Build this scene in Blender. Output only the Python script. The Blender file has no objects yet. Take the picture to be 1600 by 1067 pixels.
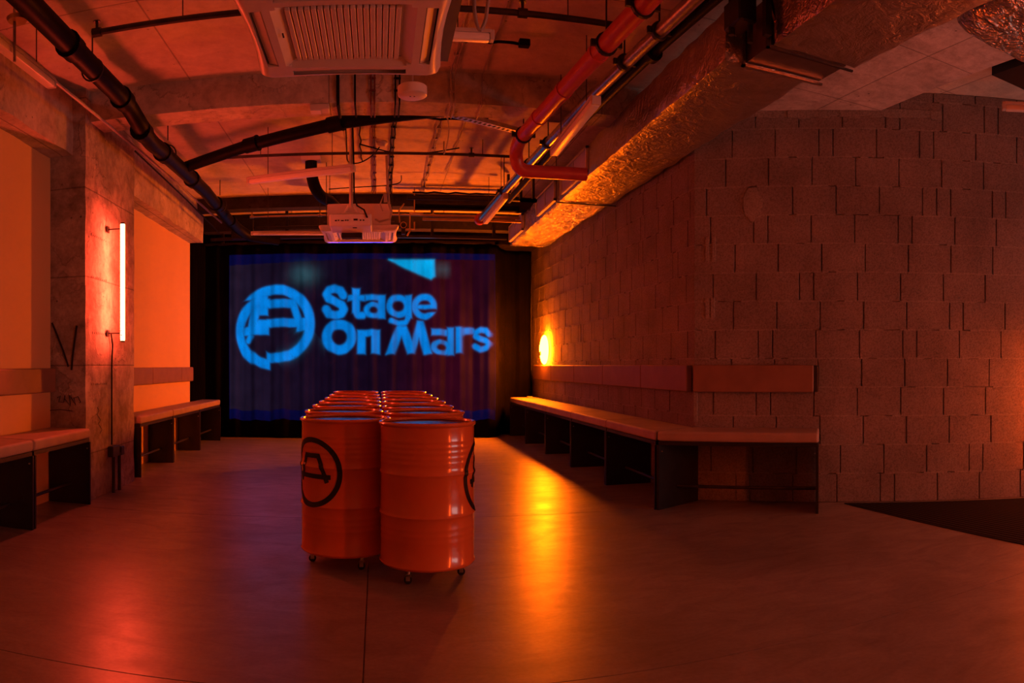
import bpy, bmesh, math, random
from mathutils import Vector, Matrix, noise
import numpy as np
PI = math.pi
C = bpy.context.scene.collection
S = bpy.context.scene

# ------------------------------------------------------------------ camera, world, exposure
# the photograph is a cylindrical (stitched) view: verticals stay straight, horizontals bow
F = 1140.0
cam = bpy.data.cameras.new('camera')
cam.type = 'PANO'
cam.panorama_type = 'CENTRAL_CYLINDRICAL'
cam.central_cylindrical_range_u_min = -590 / F
cam.central_cylindrical_range_u_max = 1010 / F
cam.central_cylindrical_range_v_min = -(1067 - 571) / F
cam.central_cylindrical_range_v_max = 571 / F
cam.central_cylindrical_radius = 1.0
cam.clip_start = 0.02
camo = bpy.data.objects.new('camera', cam)
C.objects.link(camo)
camo.location = (0, 0, 1.2)
camo.rotation_euler = (PI / 2, 0, 0)
S.camera = camo
w = bpy.data.worlds.new('world'); S.world = w; w.use_nodes = True
w.node_tree.nodes['Background'].inputs[0].default_value = (0, 0, 0, 1)
w.node_tree.nodes['Background'].inputs[1].default_value = 0
vs = S.view_settings
vs.view_transform = 'Standard'; vs.look = 'None'; vs.gamma = 1; vs.exposure = 0.0; vs.use_curve_mapping = False
S.cycles.max_bounces = 8; S.cycles.diffuse_bounces = 4; S.cycles.glossy_bounces = 4
S.cycles.transparent_max_bounces = 8
S.cycles.sample_clamp_indirect = 3.0
S.cycles.blur_glossy = 0.5
S.cycles.use_denoising = True

# lamp colours (linear) and powers
TUBE_L, TUBE_R, PANEL = 215.0, 100.0, 72.0
DISC = 640.0
ROOM_W = 38.0                   # dim pale area light, unseen, to the right of the camera
PROJ_W = 270000.0

def lamp_light(name, kind, loc, power, color, rot=(0, 0, 0), **kw):
    l = bpy.data.lights.new(name, kind); l.energy = power; l.color = color
    for k, v in kw.items(): setattr(l, k, v)
    o = bpy.data.objects.new(name, l); C.objects.link(o); o.location = loc; o.rotation_euler = rot
    return o
# unseen pale light inferred to the right of the camera
lamp_light('room_light', 'AREA', (7.9, 0.5, 1.0), ROOM_W, (1.0, 0.72, 0.66), (math.radians(116), 0, math.radians(62)), shape='RECTANGLE', size=2.4, size_y=1.0)

# ------------------------------------------------------------------ node helpers / materials
def newmat(name):
    m = bpy.data.materials.new(name); m.use_nodes = True
    nt = m.node_tree; nt.nodes.clear()
    o = nt.nodes.new('ShaderNodeOutputMaterial'); b = nt.nodes.new('ShaderNodeBsdfPrincipled')
    nt.links.new(b.outputs[0], o.inputs[0])
    return m, nt, b
def N(nt, t, **kw):
    n = nt.nodes.new(t)
    for k, v in kw.items():
        if k in n.inputs: n.inputs[k].default_value = v
        else: setattr(n, k, v)
    return n
def L(nt, a, b): nt.links.new(a, b)
def coords(nt, obj=True, scale=(1, 1, 1)):
    tc = nt.nodes.new('ShaderNodeTexCoord'); mp = nt.nodes.new('ShaderNodeMapping')
    mp.inputs['Scale'].default_value = scale
    L(nt, tc.outputs['Object' if obj else 'Generated'], mp.inputs[0])
    return mp.outputs[0]
def ramp(nt, fac, stops):
    r = nt.nodes.new('ShaderNodeValToRGB'); L(nt, fac, r.inputs[0])
    e = r.color_ramp.elements
    while len(e) < len(stops): e.new(0.5)
    for i, (p, c) in enumerate(stops):
        e[i].position = p; e[i].color = (c, c, c, 1) if isinstance(c, (int, float)) else (*c, 1)
    return r.outputs[0]
def mix(nt, fac, a, b, mode='MIX'):
    m = nt.nodes.new('ShaderNodeMix'); m.data_type = 'RGBA'; m.blend_type = mode
    if isinstance(fac, (int, float)): m.inputs[0].default_value = fac
    else: L(nt, fac, m.inputs[0])
    for i, v in ((6, a), (7, b)):
        if isinstance(v, tuple): m.inputs[i].default_value = (*v, 1)
        else: L(nt, v, m.inputs[i])
    return m.outputs[2]
def bump(nt, b, h, strength=0.3, dist=0.01, prev=None):
    n = nt.nodes.new('ShaderNodeBump'); n.inputs['Strength'].default_value = strength; n.inputs['Distance'].default_value = dist
    L(nt, h, n.inputs['Height'])
    if prev is not None: L(nt, prev, n.inputs['Normal'])
    if b is not None: L(nt, n.outputs[0], b.inputs['Normal'])
    return n.outputs[0]
def flat(name, col, rough=0.5, metal=0.0, spec=0.5, noise_amt=0.12, scale=9.0, bumpy=0.0, coat=0.0):
    m, nt, b = newmat(name)
    v = coords(nt)
    n = N(nt, 'ShaderNodeTexNoise', Scale=scale, Detail=5.0); L(nt, v, n.inputs['Vector'])
    lo = tuple(c * (1 - noise_amt) for c in col); hi = tuple(min(1, c * (1 + noise_amt)) for c in col)
    L(nt, ramp(nt, n.outputs[0], [(0.3, lo), (0.7, hi)]), b.inputs['Base Color'])
    b.inputs['Roughness'].default_value = rough; b.inputs['Metallic'].default_value = metal
    b.inputs['Specular IOR Level'].default_value = spec
    b.inputs['Coat Weight'].default_value = coat; b.inputs['Coat Roughness'].default_value = 0.08
    if bumpy: bump(nt, b, n.outputs[0], bumpy, 0.01)
    return m
def emit(name, col, strength):
    m = bpy.data.materials.new(name); m.use_nodes = True; nt = m.node_tree; nt.nodes.clear()
    o = nt.nodes.new('ShaderNodeOutputMaterial'); e = nt.nodes.new('ShaderNodeEmission')
    e.inputs[0].default_value = (*col, 1); e.inputs[1].default_value = strength
    L(nt, e.outputs[0], o.inputs[0]); return m

def m_concrete(name, lo, hi, seams=None, pits=True, rough=0.85, patchy=1.0, flakes=True):
    m, nt, b = newmat(name); v = coords(nt)
    n1 = N(nt, 'ShaderNodeTexNoise', Scale=1.3, Detail=8.0, Roughness=0.6); L(nt, v, n1.inputs['Vector'])
    n2 = N(nt, 'ShaderNodeTexNoise', Scale=14.0, Detail=6.0, Roughness=0.7); L(nt, v, n2.inputs['Vector'])
    c = ramp(nt, n1.outputs[0], [(0.32, lo), (0.68, hi)])
    c = mix(nt, 0.35 * patchy, c, ramp(nt, n2.outputs[0], [(0.35, 0.35), (0.6, 1.0)]), 'MULTIPLY')
    n4 = N(nt, 'ShaderNodeTexNoise', Scale=3.6, Detail=6.0, Roughness=0.65, Distortion=0.5); L(nt, v, n4.inputs['Vector'])
    c = mix(nt, 0.5 * patchy, c, ramp(nt, n4.outputs[0], [(0.36, 0.4), (0.56, 1.0)]), 'MULTIPLY')
    h = n2.outputs[0]
    if pits:
        vo = N(nt, 'ShaderNodeTexVoronoi', Scale=9.0); L(nt, v, vo.inputs['Vector'])
        pr = ramp(nt, vo.outputs['Distance'], [(0.05, 0.25), (0.11, 1.0)])
        nn = N(nt, 'ShaderNodeTexNoise', Scale=2.5); L(nt, v, nn.inputs['Vector'])
        msk = ramp(nt, nn.outputs[0], [(0.5, 0.0), (0.62, 1.0)])
        c = mix(nt, msk, c, mix(nt, 1.0, c, pr, 'MULTIPLY'))
    if seams:      # formwork board joints: list of (axis, spacing, offset)
        sep = nt.nodes.new('ShaderNodeSeparateXYZ'); L(nt, v, sep.inputs[0])
        for ax, sp, off in seams:
            a = N(nt, 'ShaderNodeMath', operation='ADD'); L(nt, sep.outputs[ax], a.inputs[0]); a.inputs[1].default_value = off
            p = N(nt, 'ShaderNodeMath', operation='PINGPONG'); L(nt, a.outputs[0], p.inputs[0]); p.inputs[1].default_value = sp / 2
            k = ramp(nt, p.outputs[0], [(0.0, 0.3), (0.009, 1.0)])
            c = mix(nt, 0.8, c, k, 'MULTIPLY')
            mm = N(nt, 'ShaderNodeMath', operation='MULTIPLY'); L(nt, k, mm.inputs[0]); L(nt, h, mm.inputs[1]); h = mm.outputs[0]
    # flaked skim patches with a ragged rim
    np_ = N(nt, 'ShaderNodeTexNoise', Scale=1.7, Detail=7.0, Roughness=0.55, Distortion=0.3); L(nt, v, np_.inputs['Vector'])
    st_ = ramp(nt, np_.outputs[0], [(0.545, 0.0), (0.552, 1.0)]); rim = ramp(nt, np_.outputs[0], [(0.535, 1.0), (0.547, 0.7), (0.556, 1.0)])
    if flakes:
        c = mix(nt, 0.7, c, rim, 'MULTIPLY'); c = mix(nt, 0.28, c, ramp(nt, np_.outputs[0], [(0.545, 0.6), (0.552, 1.0)]), 'MULTIPLY')
        ah = N(nt, 'ShaderNodeMath', operation='ADD'); L(nt, st_, ah.inputs[0]); L(nt, h, ah.inputs[1]); h = ah.outputs[0]
    L(nt, c, b.inputs['Base Color']); b.inputs['Roughness'].default_value = rough
    b.inputs['Specular IOR Level'].default_value = 0.3
    bump(nt, b, h, 0.45, 0.02)
    return m

def m_floor():
    m, nt, b = newmat('polished_concrete'); v = coords(nt)
    n1 = N(nt, 'ShaderNodeTexNoise', Scale=0.9, Detail=9.0, Roughness=0.62, Distortion=0.6); L(nt, v, n1.inputs['Vector'])
    v2 = coords(nt, scale=(0.8, 1.5, 1))
    n2 = N(nt, 'ShaderNodeTexNoise', Scale=3.5, Detail=8.0, Roughness=0.7, Distortion=0.8); L(nt, v2, n2.inputs['Vector'])
    n3 = N(nt, 'ShaderNodeTexNoise', Scale=45.0, Detail=4.0); L(nt, v, n3.inputs['Vector'])
    c = ramp(nt, n1.outputs[0], [(0.3, (0.20, 0.18, 0.17)), (0.7, (0.32, 0.30, 0.285))])
    c = mix(nt, 0.55, c, ramp(nt, n2.outputs[0], [(0.34, 0.45), (0.62, 1.0)]), 'MULTIPLY')
    c = mix(nt, 0.2, c, ramp(nt, n3.outputs[0], [(0.35, 0.4), (0.6, 1.0)]), 'MULTIPLY')
    # hairline scratches
    vo = N(nt, 'ShaderNodeTexVoronoi', Scale=0.55); vo.feature = 'DISTANCE_TO_EDGE'
    dn = N(nt, 'ShaderNodeTexNoise', Scale=1.1, Detail=3.0); L(nt, v, dn.inputs['Vector'])
    ad = N(nt, 'ShaderNodeVectorMath', operation='ADD'); L(nt, v, ad.inputs[0]); L(nt, dn.outputs[1], ad.inputs[1]); L(nt, ad.outputs[0], vo.inputs['Vector'])
    cr = ramp(nt, vo.outputs['Distance'], [(0.0, 0.65), (0.0025, 1.0)])
    mk = ramp(nt, n1.outputs[0], [(0.58, 0.0), (0.62, 0.6)])
    c = mix(nt, mk, c, mix(nt, 1.0, c, cr, 'MULTIPLY'))
    L(nt, c, b.inputs['Base Color'])
    L(nt, ramp(nt, n2.outputs[0], [(0.3, 0.42), (0.7, 0.29)]), b.inputs['Roughness'])
    b.inputs['Specular IOR Level'].default_value = 0.55
    h = bump(nt, None, n2.outputs[0], 0.05, 0.006)
    bump(nt, b, n3.outputs[0], 0.06, 0.003, h)
    return m

def m_block(name, col):
    m, nt, b = newmat(name); v = coords(nt)
    n1 = N(nt, 'ShaderNodeTexNoise', Scale=2.2, Detail=5.0); L(nt, v, n1.inputs['Vector'])
    n2 = N(nt, 'ShaderNodeTexVoronoi', Scale=75.0); L(nt, v, n2.inputs['Vector'])
    n3 = N(nt, 'ShaderNodeTexNoise', Scale=60.0, Detail=6.0, Roughness=0.8); L(nt, v, n3.inputs['Vector'])
    c = ramp(nt, n1.outputs[0], [(0.3, tuple(x * 0.78 for x in col)), (0.7, tuple(x * 1.15 for x in col))])
    c = mix(nt, 0.6, c, ramp(nt, n3.outputs[0], [(0.38, 0.35), (0.56, 1.0)]), 'MULTIPLY')
    L(nt, c, b.inputs['Base Color']); b.inputs['Roughness'].default_value = 0.95; b.inputs['Specular IOR Level'].default_value = 0.15
    h = bump(nt, None, n3.outputs[0], 0.8, 0.015)
    bump(nt, b, n2.outputs['Distance'], 0.35, 0.006, h)
    return m

def m_foil(name, col=(0.82, 0.80, 0.78), rough=0.24, amt=1.0, metal=1.0):
    m, nt, b = newmat(name); v = coords(nt)
    n0 = N(nt, 'ShaderNodeTexNoise', Scale=3.0, Detail=3.0); L(nt, v, n0.inputs['Vector'])
    ad = N(nt, 'ShaderNodeVectorMath', operation='ADD'); L(nt, v, ad.inputs[0]); L(nt, n0.outputs[1], ad.inputs[1])
    vo = N(nt, 'ShaderNodeTexVoronoi', Scale=16.0); vo.feature = 'DISTANCE_TO_EDGE'; L(nt, ad.outputs[0], vo.inputs['Vector'])
    n2 = N(nt, 'ShaderNodeTexNoise', Scale=26.0, Detail=5.0, Distortion=1.0); L(nt, ad.outputs[0], n2.inputs['Vector'])
    n3 = N(nt, 'ShaderNodeTexNoise', Scale=5.0, Detail=4.0, Distortion=2.0); L(nt, v, n3.inputs['Vector'])
    L(nt, ramp(nt, n3.outputs[0], [(0.3, tuple(c * 0.75 for c in col)), (0.7, col)]), b.inputs['Base Color'])
    b.inputs['Metallic'].default_value = metal; b.inputs['Roughness'].default_value = rough
    h = bump(nt, None, vo.outputs['Distance'], 0.55 * amt, 0.03)
    h = bump(nt, None, n2.outputs[0], 0.6 * amt, 0.03, h)
    bump(nt, b, n3.outputs[0], 0.8 * amt, 0.08, h)
    return m

def m_carpet():
    m, nt, b = newmat('ribbed_carpet'); v = coords(nt)
    sep = nt.nodes.new('ShaderNodeSeparateXYZ'); L(nt, v, sep.inputs[0])
    ml = N(nt, 'ShaderNodeMath', operation='MULTIPLY'); L(nt, sep.outputs[0], ml.inputs[0]); ml.inputs[1].default_value = 2 * PI / 0.05
    sn = N(nt, 'ShaderNodeMath', operation='SINE'); L(nt, ml.outputs[0], sn.inputs[0])
    n = N(nt, 'ShaderNodeTexNoise', Scale=140.0, Detail=3.0); L(nt, v, n.inputs['Vector'])
    c = ramp(nt, sn.outputs[0], [(0.2, (0.012, 0.011, 0.011)), (0.8, (0.05, 0.045, 0.045))])
    L(nt, mix(nt, 0.5, c, ramp(nt, n.outputs[0], [(0.3, 0.4), (0.7, 1.0)]), 'MULTIPLY'), b.inputs['Base Color'])
    b.inputs['Roughness'].default_value = 1.0; b.inputs['Specular IOR Level'].default_value = 0.05
    h = bump(nt, None, sn.outputs[0], 0.5, 0.006); bump(nt, b, n.outputs[0], 0.5, 0.004, h)
    return m

M = {}
M['floor'] = m_floor()
M['ceil'] = m_concrete('board_marked_concrete', (0.68, 0.62, 0.52), (0.86, 0.79, 0.68), [(0, 1.22, 0.35), (1, 2.44, 0.3)], flakes=False, patchy=0.5)
M['ceil_pale'] = m_concrete('pale_slab_concrete', (0.62, 0.61, 0.60), (0.76, 0.75, 0.74), [(0, 0.62, 0.1), (1, 1.1, 0.55)], flakes=False)
M['conc'] = m_concrete('rough_pillar_concrete', (0.34, 0.32, 0.30), (0.58, 0.55, 0.51), [(2, 0.78, 0.36)], patchy=1.4)
M['conc_beam'] = m_concrete('beam_concrete', (0.52, 0.49, 0.45), (0.72, 0.68, 0.63), [(0, 2.3, 0.4)])
M['dark_wall'] = m_concrete('shade_toned_concrete', (0.035, 0.032, 0.03), (0.06, 0.055, 0.05), None)  # dim lighting over the curtain is put into this dark concrete colour
M['plaster'] = flat('smooth_plaster', (0.72, 0.52, 0.26), 0.8, 0, 0.2, 0.04, 1.2)
M['block'] = m_block('aerated_block', (0.30, 0.275, 0.265))
M['mortar'] = m_block('mortar', (0.36, 0.34, 0.32))
M['black'] = flat('black_steel', (0.014, 0.013, 0.013), 0.42, 0.0, 0.4, 0.3)
M['black_pipe'] = flat('black_pipe_rubber', (0.006, 0.0055, 0.0055), 0.5, 0.0, 0.08, 0.3, 20, 0.1)
M['dark_steel'] = flat('dark_steel', (0.055, 0.05, 0.048), 0.45, 0.6, 0.4, 0.3)
M['steel'] = flat('galvanised_steel', (0.50, 0.48, 0.47), 0.30, 1.0, 0.5, 0.2, 30)
M['red_pipe'] = flat('red_painted_pipe', (0.50, 0.06, 0.05), 0.35, 0.0, 0.5, 0.1)
M['orange'] = flat('orange_drum_paint', (0.66, 0.16, 0.04), 0.22, 0.0, 0.5, 0.05, 3.0, 0.0, 0.6)
M['lid'] = flat('drum_lid_steel', (0.10, 0.08, 0.085), 0.18, 0.5, 0.6, 0.12, 4.0)
M['ink'] = flat('black_logo_print', (0.012, 0.01, 0.01), 0.35, 0, 0.4, 0.2)
M['seat'] = flat('leatherette_seat', (0.36, 0.30, 0.26), 0.62, 0, 0.3, 0.1, 6, 0.12)
M['back'] = flat('leatherette_backrest', (0.24, 0.15, 0.11), 0.6, 0, 0.3, 0.1, 6, 0.1)
M['white'] = flat('white_plastic', (0.74, 0.72, 0.71), 0.42, 0, 0.4, 0.04)
M['offwhite'] = flat('offwhite_plastic', (0.60, 0.57, 0.56), 0.5, 0, 0.4, 0.05)
M['gap'] = flat('shadow_black_plastic', (0.02, 0.018, 0.018), 0.7, 0, 0.2, 0.2)
M['curtain'] = flat('black_velvet', (0.0040, 0.0036, 0.0040), 1.0, 0, 0.0, 0.25, 3)
M['foil'] = m_foil('aluminium_foil_wrap')
M['foil_smooth'] = m_foil('smooth_foil_wrap', (0.50, 0.47, 0.45), 0.38, 0.35, 0.9)
M['foil_flat'] = m_foil('taped_foil', (0.62, 0.58, 0.56), 0.42, 0.35, 0.8)
M['bare_duct'] = flat('bare_duct_steel', (0.16, 0.145, 0.14), 0.4, 0.8, 0.5, 0.2)
M['dark_red'] = flat('dark_red_conduit', (0.12, 0.03, 0.025), 0.5)
M['brass'] = flat('brass_pipe', (0.62, 0.42, 0.18), 0.3, 1.0, 0.5, 0.1)
M['cable'] = flat('grey_cable', (0.35, 0.33, 0.33), 0.5, 0, 0.4, 0.1)
M['carpet'] = m_carpet()
M['tube_l'] = emit('lit_red_tube', (1.0, 0.056, 0.022), TUBE_L)
M['tube_r'] = emit('lit_red_tube_far', (1.0, 0.10, 0.012), TUBE_R)
M['panel'] = emit('lit_red_panel', (1.0, 0.075, 0.006), PANEL)
M['disc'] = emit('lit_amber_glass', (1.0, 0.12, 0.0012), DISC)
M['diffuser'] = flat('frosted_diffuser', (0.88, 0.86, 0.85), 0.35, 0, 0.5, 0.03)
M['lens'] = flat('lens_glass', (0.05, 0.05, 0.10), 0.05, 0, 0.9, 0.02)

# ------------------------------------------------------------------ mesh helpers
def bx(bm, a, b, mt=None, bev=0.0, seg=2):
    lo = [min(a[i], b[i]) for i in range(3)]; hi = [max(a[i], b[i]) for i in range(3)]
    vs_ = [bm.verts.new((x, y, z)) for x in (lo[0], hi[0]) for y in (lo[1], hi[1]) for z in (lo[2], hi[2])]
    f = [(0, 1, 3, 2), (4, 6, 7, 5), (0, 4, 5, 1), (2, 3, 7, 6), (0, 2, 6, 4), (1, 5, 7, 3)]
    fs = [bm.faces.new([vs_[i] for i in q]) for q in f]
    if mt is not None: bmesh.ops.transform(bm, matrix=mt, verts=vs_)
    if bev > 0:
        es = list({e for q in fs for e in q.edges})
        bmesh.ops.bevel(bm, geom=es, offset=bev, segments=seg, profile=0.5, affect='EDGES')
def box(a, b, bev=0.0, seg=2, mt=None):
    bm = bmesh.new(); bx(bm, a, b, mt, bev, seg); return bm
def prism(bm, pts, z0, z1, bev=0.0, seg=3):
    n = len(pts)
    lo = [bm.verts.new((p[0], p[1], z0)) for p in pts]; hi = [bm.verts.new((p[0], p[1], z1)) for p in pts]
    fs = [bm.faces.new(hi), bm.faces.new(lo[::-1])]
    for i in range(n): fs.append(bm.faces.new((lo[i], lo[(i + 1) % n], hi[(i + 1) % n], hi[i])))
    if bev > 0: bmesh.ops.bevel(bm, geom=list({e for q in fs for e in q.edges}), offset=bev, segments=seg, profile=0.5, affect='EDGES')
def tube(bm, pts, r, n=10, cap=True):
    pts = [Vector(p) for p in pts]
    rr = r if isinstance(r, (list, tuple)) else [r] * len(pts)
    rings = []; prev = None
    for i, p in enumerate(pts):
        if i == 0: d = pts[1] - p
        elif i == len(pts) - 1: d = p - pts[i - 1]
        else: d = (pts[i + 1] - p).normalized() + (p - pts[i - 1]).normalized()
        d.normalize()
        if prev is None:
            up = Vector((0, 0, 1)) if abs(d.z) < 0.9 else Vector((1, 0, 0))
            u = d.cross(up).normalized()
        else:
            u = (prev - d * prev.dot(d)).normalized()
        prev = u; v = d.cross(u)
        rings.append([bm.verts.new(p + (u * math.cos(2 * PI * k / n) + v * math.sin(2 * PI * k / n)) * rr[i]) for k in range(n)])
    for a, b in zip(rings, rings[1:]):
        for k in range(n): bm.faces.new((a[k], a[(k + 1) % n], b[(k + 1) % n], b[k]))
    if cap: bm.faces.new(rings[0][::-1]); bm.faces.new(rings[-1])
def tb(pts, r, n=10):
    bm = bmesh.new(); tube(bm, pts, r, n); return bm
def lathe(bm, prof, n=48, c=(0, 0, 0), close=True):
    rings = []
    for r, z in prof:
        if r < 1e-6: rings.append([bm.verts.new((c[0], c[1], c[2] + z))])
        else: rings.append([bm.verts.new((c[0] + r * math.cos(2 * PI * k / n), c[1] + r * math.sin(2 * PI * k / n), c[2] + z)) for k in range(n)])
    for a, b in zip(rings, rings[1:]):
        for k in range(n):
            q = [a[k % len(a)], a[(k + 1) % len(a)], b[(k + 1) % len(b)], b[k % len(b)]]
            u = []
            for x in q:
                if x not in u: u.append(x)
            if len(u) > 2: bm.faces.new(u)
def arc(p0, c, p1, n=8):          # quadratic bend
    p0, c, p1 = Vector(p0), Vector(c), Vector(p1)
    return [p0 * (1 - t) ** 2 + c * 2 * t * (1 - t) + p1 * t * t for t in [i / n for i in range(n + 1)]]
def obj(name, bm, mat, parent=None, smooth=False, world=True, label=None):
    bmesh.ops.recalc_face_normals(bm, faces=bm.faces)
    if smooth:
        for f in bm.faces: f.smooth = True
    if parent is not None and world:
        off = Vector((0, 0, 0)); q = parent
        while q is not None: off += Vector(q.location); q = q.parent
        bmesh.ops.translate(bm, vec=-off, verts=bm.verts)
    me = bpy.data.meshes.new(name); bm.to_mesh(me); bm.free()
    o = bpy.data.objects.new(name, me); me.materials.append(mat); C.objects.link(o)
    if smooth:
        me.set_sharp_from_angle(angle=math.radians(38))
        if smooth == 'w':
            wn = o.modifiers.new('flat_faces', 'WEIGHTED_NORMAL'); wn.keep_sharp = True
    if parent is not None: o.parent = parent
    if label: o['label'] = label
    return o
def thing(name, label, cat, loc=(0, 0, 0), rotz=0, group=None):
    o = bpy.data.objects.new(name, None); C.objects.link(o); o.empty_display_size = 0.1
    o.location = loc; o.rotation_euler = (0, 0, rotz); o['label'] = label; o['category'] = cat
    if group: o['group'] = group
    return o
def solo(name, bm, mat, label, cat, group=None, smooth=False, kind=None):
    bmesh.ops.recalc_face_normals(bm, faces=bm.faces)
    xs = [v.co.x for v in bm.verts]; ys = [v.co.y for v in bm.verts]; zs = [v.co.z for v in bm.verts]
    loc = Vector(((min(xs) + max(xs)) / 2, (min(ys) + max(ys)) / 2, min(zs)))
    bmesh.ops.translate(bm, vec=-loc, verts=bm.verts)
    o = obj(name, bm, mat, None, smooth); o.location = loc
    o['label'] = label; o['category'] = cat
    if group: o['group'] = group
    if kind: o['kind'] = kind
    return o
def struct(name, bm, mat, smooth=False, label=None):
    o = obj(name, bm, mat, None, smooth); o['kind'] = 'structure'
    if label: o['label'] = label
    return o
def dup(root, loc, rotz=0, label=None, group=None):
    r = root.copy(); C.objects.link(r); r.location = loc; r.rotation_euler = (0, 0, rotz)
    if label: r['label'] = label
    if group: r['group'] = group
    for ch in list(root.children):
        c = ch.copy(); C.objects.link(c); c.parent = r
        for g in list(ch.children):
            d = g.copy(); C.objects.link(d); d.parent = c
    return r

# ------------------------------------------------------------------ setting
XL, XP, XF = -2.82, -2.48, -2.60          # left plaster plane, pillar face, lintel face
XR = 2.735; CY = 5.90                     # right block wall and its corner
ZC = 3.62                                 # ceiling
TH = 0.611
T = Vector((math.cos(TH), -math.sin(TH), 0)); NN = Vector((-math.sin(TH), -math.cos(TH), 0))
CC = Vector((XR, CY, 0))
YF = 12.0                                 # curtain
YB = -3.2

fl = bmesh.new()
# slabs split by the saw-cut joints
xs = [-3.6, -0.055, 3.76]; ys = [YB - .2, 2.68, 5.72, 8.85, 12.8]
for i in range(2):
    for j in range(4):
        g = 0.0035
        bx(fl, (xs[i] + (g if i else 0), ys[j] + (g if j else 0), -0.2), (xs[i + 1] - g * (i == 0), ys[j + 1] - (g if j < 3 else 0), 0))
bx(fl, (3.76, YB - .2, -0.2), (9.2, 12.8, 0)); bx(fl, (-3.6, YB - .2, -0.25), (9.2, 12.8, -0.012))
struct('floor', fl, M['floor'])
carpet_bm = bmesh.new(); prism(carpet_bm, [(3.78, YB + .05), (8.95, YB + .05), (8.95, 1.45), (3.78, 5.08)], 0.0, 0.008)
solo('ribbed_carpet', carpet_bm, M['carpet'], 'black ribbed carpet on the floor beside the block wall at the right', 'carpet')

cl = bmesh.new(); bx(cl, (-3.6, YB - .2, ZC), (9.2, 12.8, ZC + 0.3)); struct('ceiling', cl, M['ceil'])
struct('ceiling', box((2.84, 3.25, 3.44), (4.08, 6.4, ZC - .002)), M['ceil_pale'])

# left side: plastered bays, pillar, lintels
struct('wall_left', box((XL - .4, YB - .2, 0), (XL, 10.72, ZC)), M['plaster'])
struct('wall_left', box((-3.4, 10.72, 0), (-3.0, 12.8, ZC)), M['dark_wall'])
struct('wall_back', box((-3.4, YB - .2, 0), (9.2, YB, ZC)), M['plaster'])
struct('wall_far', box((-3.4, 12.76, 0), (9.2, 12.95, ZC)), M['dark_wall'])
struct('wall_right', box((9.0, YB, 0), (9.2, 12.5, ZC)), M['plaster'])
def rough_box(a, b, step=0.12, amt=0.006, seed=0, chip=0.0):
    """box with gridded faces, slightly uneven like shuttered concrete; arrises chipped"""
    bm = bmesh.new(); bx(bm, a, b)
    n = [max(1, int(abs(b[i] - a[i]) / step)) for i in range(3)]
    for ax in range(3):
        for k in range(1, n[ax]):
            t = a[ax] + (b[ax] - a[ax]) * k / n[ax]
            no = [0, 0, 0]; no[ax] = 1; co = [0, 0, 0]; co[ax] = t
            bmesh.ops.bisect_plane(bm, geom=bm.verts[:] + bm.edges[:] + bm.faces[:], plane_co=co, plane_no=no)
    for v in bm.verts:
        p = v.co
        edge = sum(1 for i in range(3) if min(abs(p[i] - a[i]), abs(p[i] - b[i])) < 1e-5)
        k = amt + (chip if edge >= 2 else 0)
        d = noise.noise_vector(p * 4.0 + Vector((seed, 0, 0)))
        cdir = Vector([(a[i] + b[i]) / 2 for i in range(3)]) - p
        v.co = p + d * k * 0.6
        if edge >= 2 and chip:
            s = max(0, noise.noise(p * 3.1 + Vector((0, seed, 0))))
            cd = Vector([(-1 if abs(p[i] - b[i]) < 1e-5 else 1) if min(abs(p[i] - a[i]), abs(p[i] - b[i])) < 1e-5 else 0 for i in range(3)])
            v.co += cd * chip * s
    return bm
# near bay recess return (plaster) and pillar
pillar = struct('pillar', rough_box((-2.86, 5.86, 0), (XP, 7.15, ZC), 0.09, 0.006, 1, 0.012), M['conc'], label='rough concrete pillar carrying the lit tube lamp')
for k, (y0, y1) in enumerate(((YB, 5.86), (7.15, 10.68))):
    struct('lintel', rough_box((XL - .02, y0, 3.05), (XF, y1, 3.58), 0.10, 0.006, 5 + k, 0.02), M['conc_beam'])
struct('ceiling_beam', rough_box((XL, 5.98, 3.36), (2.76, 6.30, ZC + .01), 0.16, 0.004, 9, 0.006), M['conc_beam'], label='concrete beam crossing the ceiling over the pillar')
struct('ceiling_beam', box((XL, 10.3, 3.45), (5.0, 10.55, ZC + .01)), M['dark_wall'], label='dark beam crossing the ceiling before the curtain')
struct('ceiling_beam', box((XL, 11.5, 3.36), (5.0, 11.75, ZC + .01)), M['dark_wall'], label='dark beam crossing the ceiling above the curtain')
# graffiti on the pillar front: worn scribbled lines
gm = flat('black_marker', (0.03, 0.025, 0.025), 0.8, 0, 0.1, 0.2)
g = bmesh.new()
def stroke_plane(bm, pts, wd, fn, th=0.0015, close=False):
    """ribbon of width wd along 2D points; fn maps (u, v, height) to 3D"""
    n = len(pts); segs = n if close else n - 1
    L_, R_ = [], []
    for i in range(n):
        if close: a, b = Vector(pts[i - 1]), Vector(pts[(i + 1) % n])
        else: a, b = Vector(pts[max(0, i - 1)]), Vector(pts[min(n - 1, i + 1)])
        d = (b - a).normalized(); nn = Vector((-d.y, d.x)); p = Vector(pts[i])
        L_.append(p + nn * wd / 2); R_.append(p - nn * wd / 2)
    top = [(bm.verts.new(fn(l.x, l.y, th)), bm.verts.new(fn(r.x, r.y, th))) for l, r in zip(L_, R_)]
    bot = [(bm.verts.new(fn(l.x, l.y, -0.001)), bm.verts.new(fn(r.x, r.y, -0.001))) for l, r in zip(L_, R_)]
    for i in range(segs):
        j = (i + 1) % n
        bm.faces.new((top[i][0], top[i][1], top[j][1], top[j][0]))
        bm.faces.new((bot[i][0], top[i][0], top[j][0], bot[j][0]))
        bm.faces.new((top[i][1], bot[i][1], bot[j][1], top[j][1]))
    if not close:
        for i in (0, n - 1): bm.faces.new((top[i][0], bot[i][0], bot[i][1], top[i][1]))
pf = lambda u, v, h: (u, 5.852 - h, v)
random.seed(4)
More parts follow.
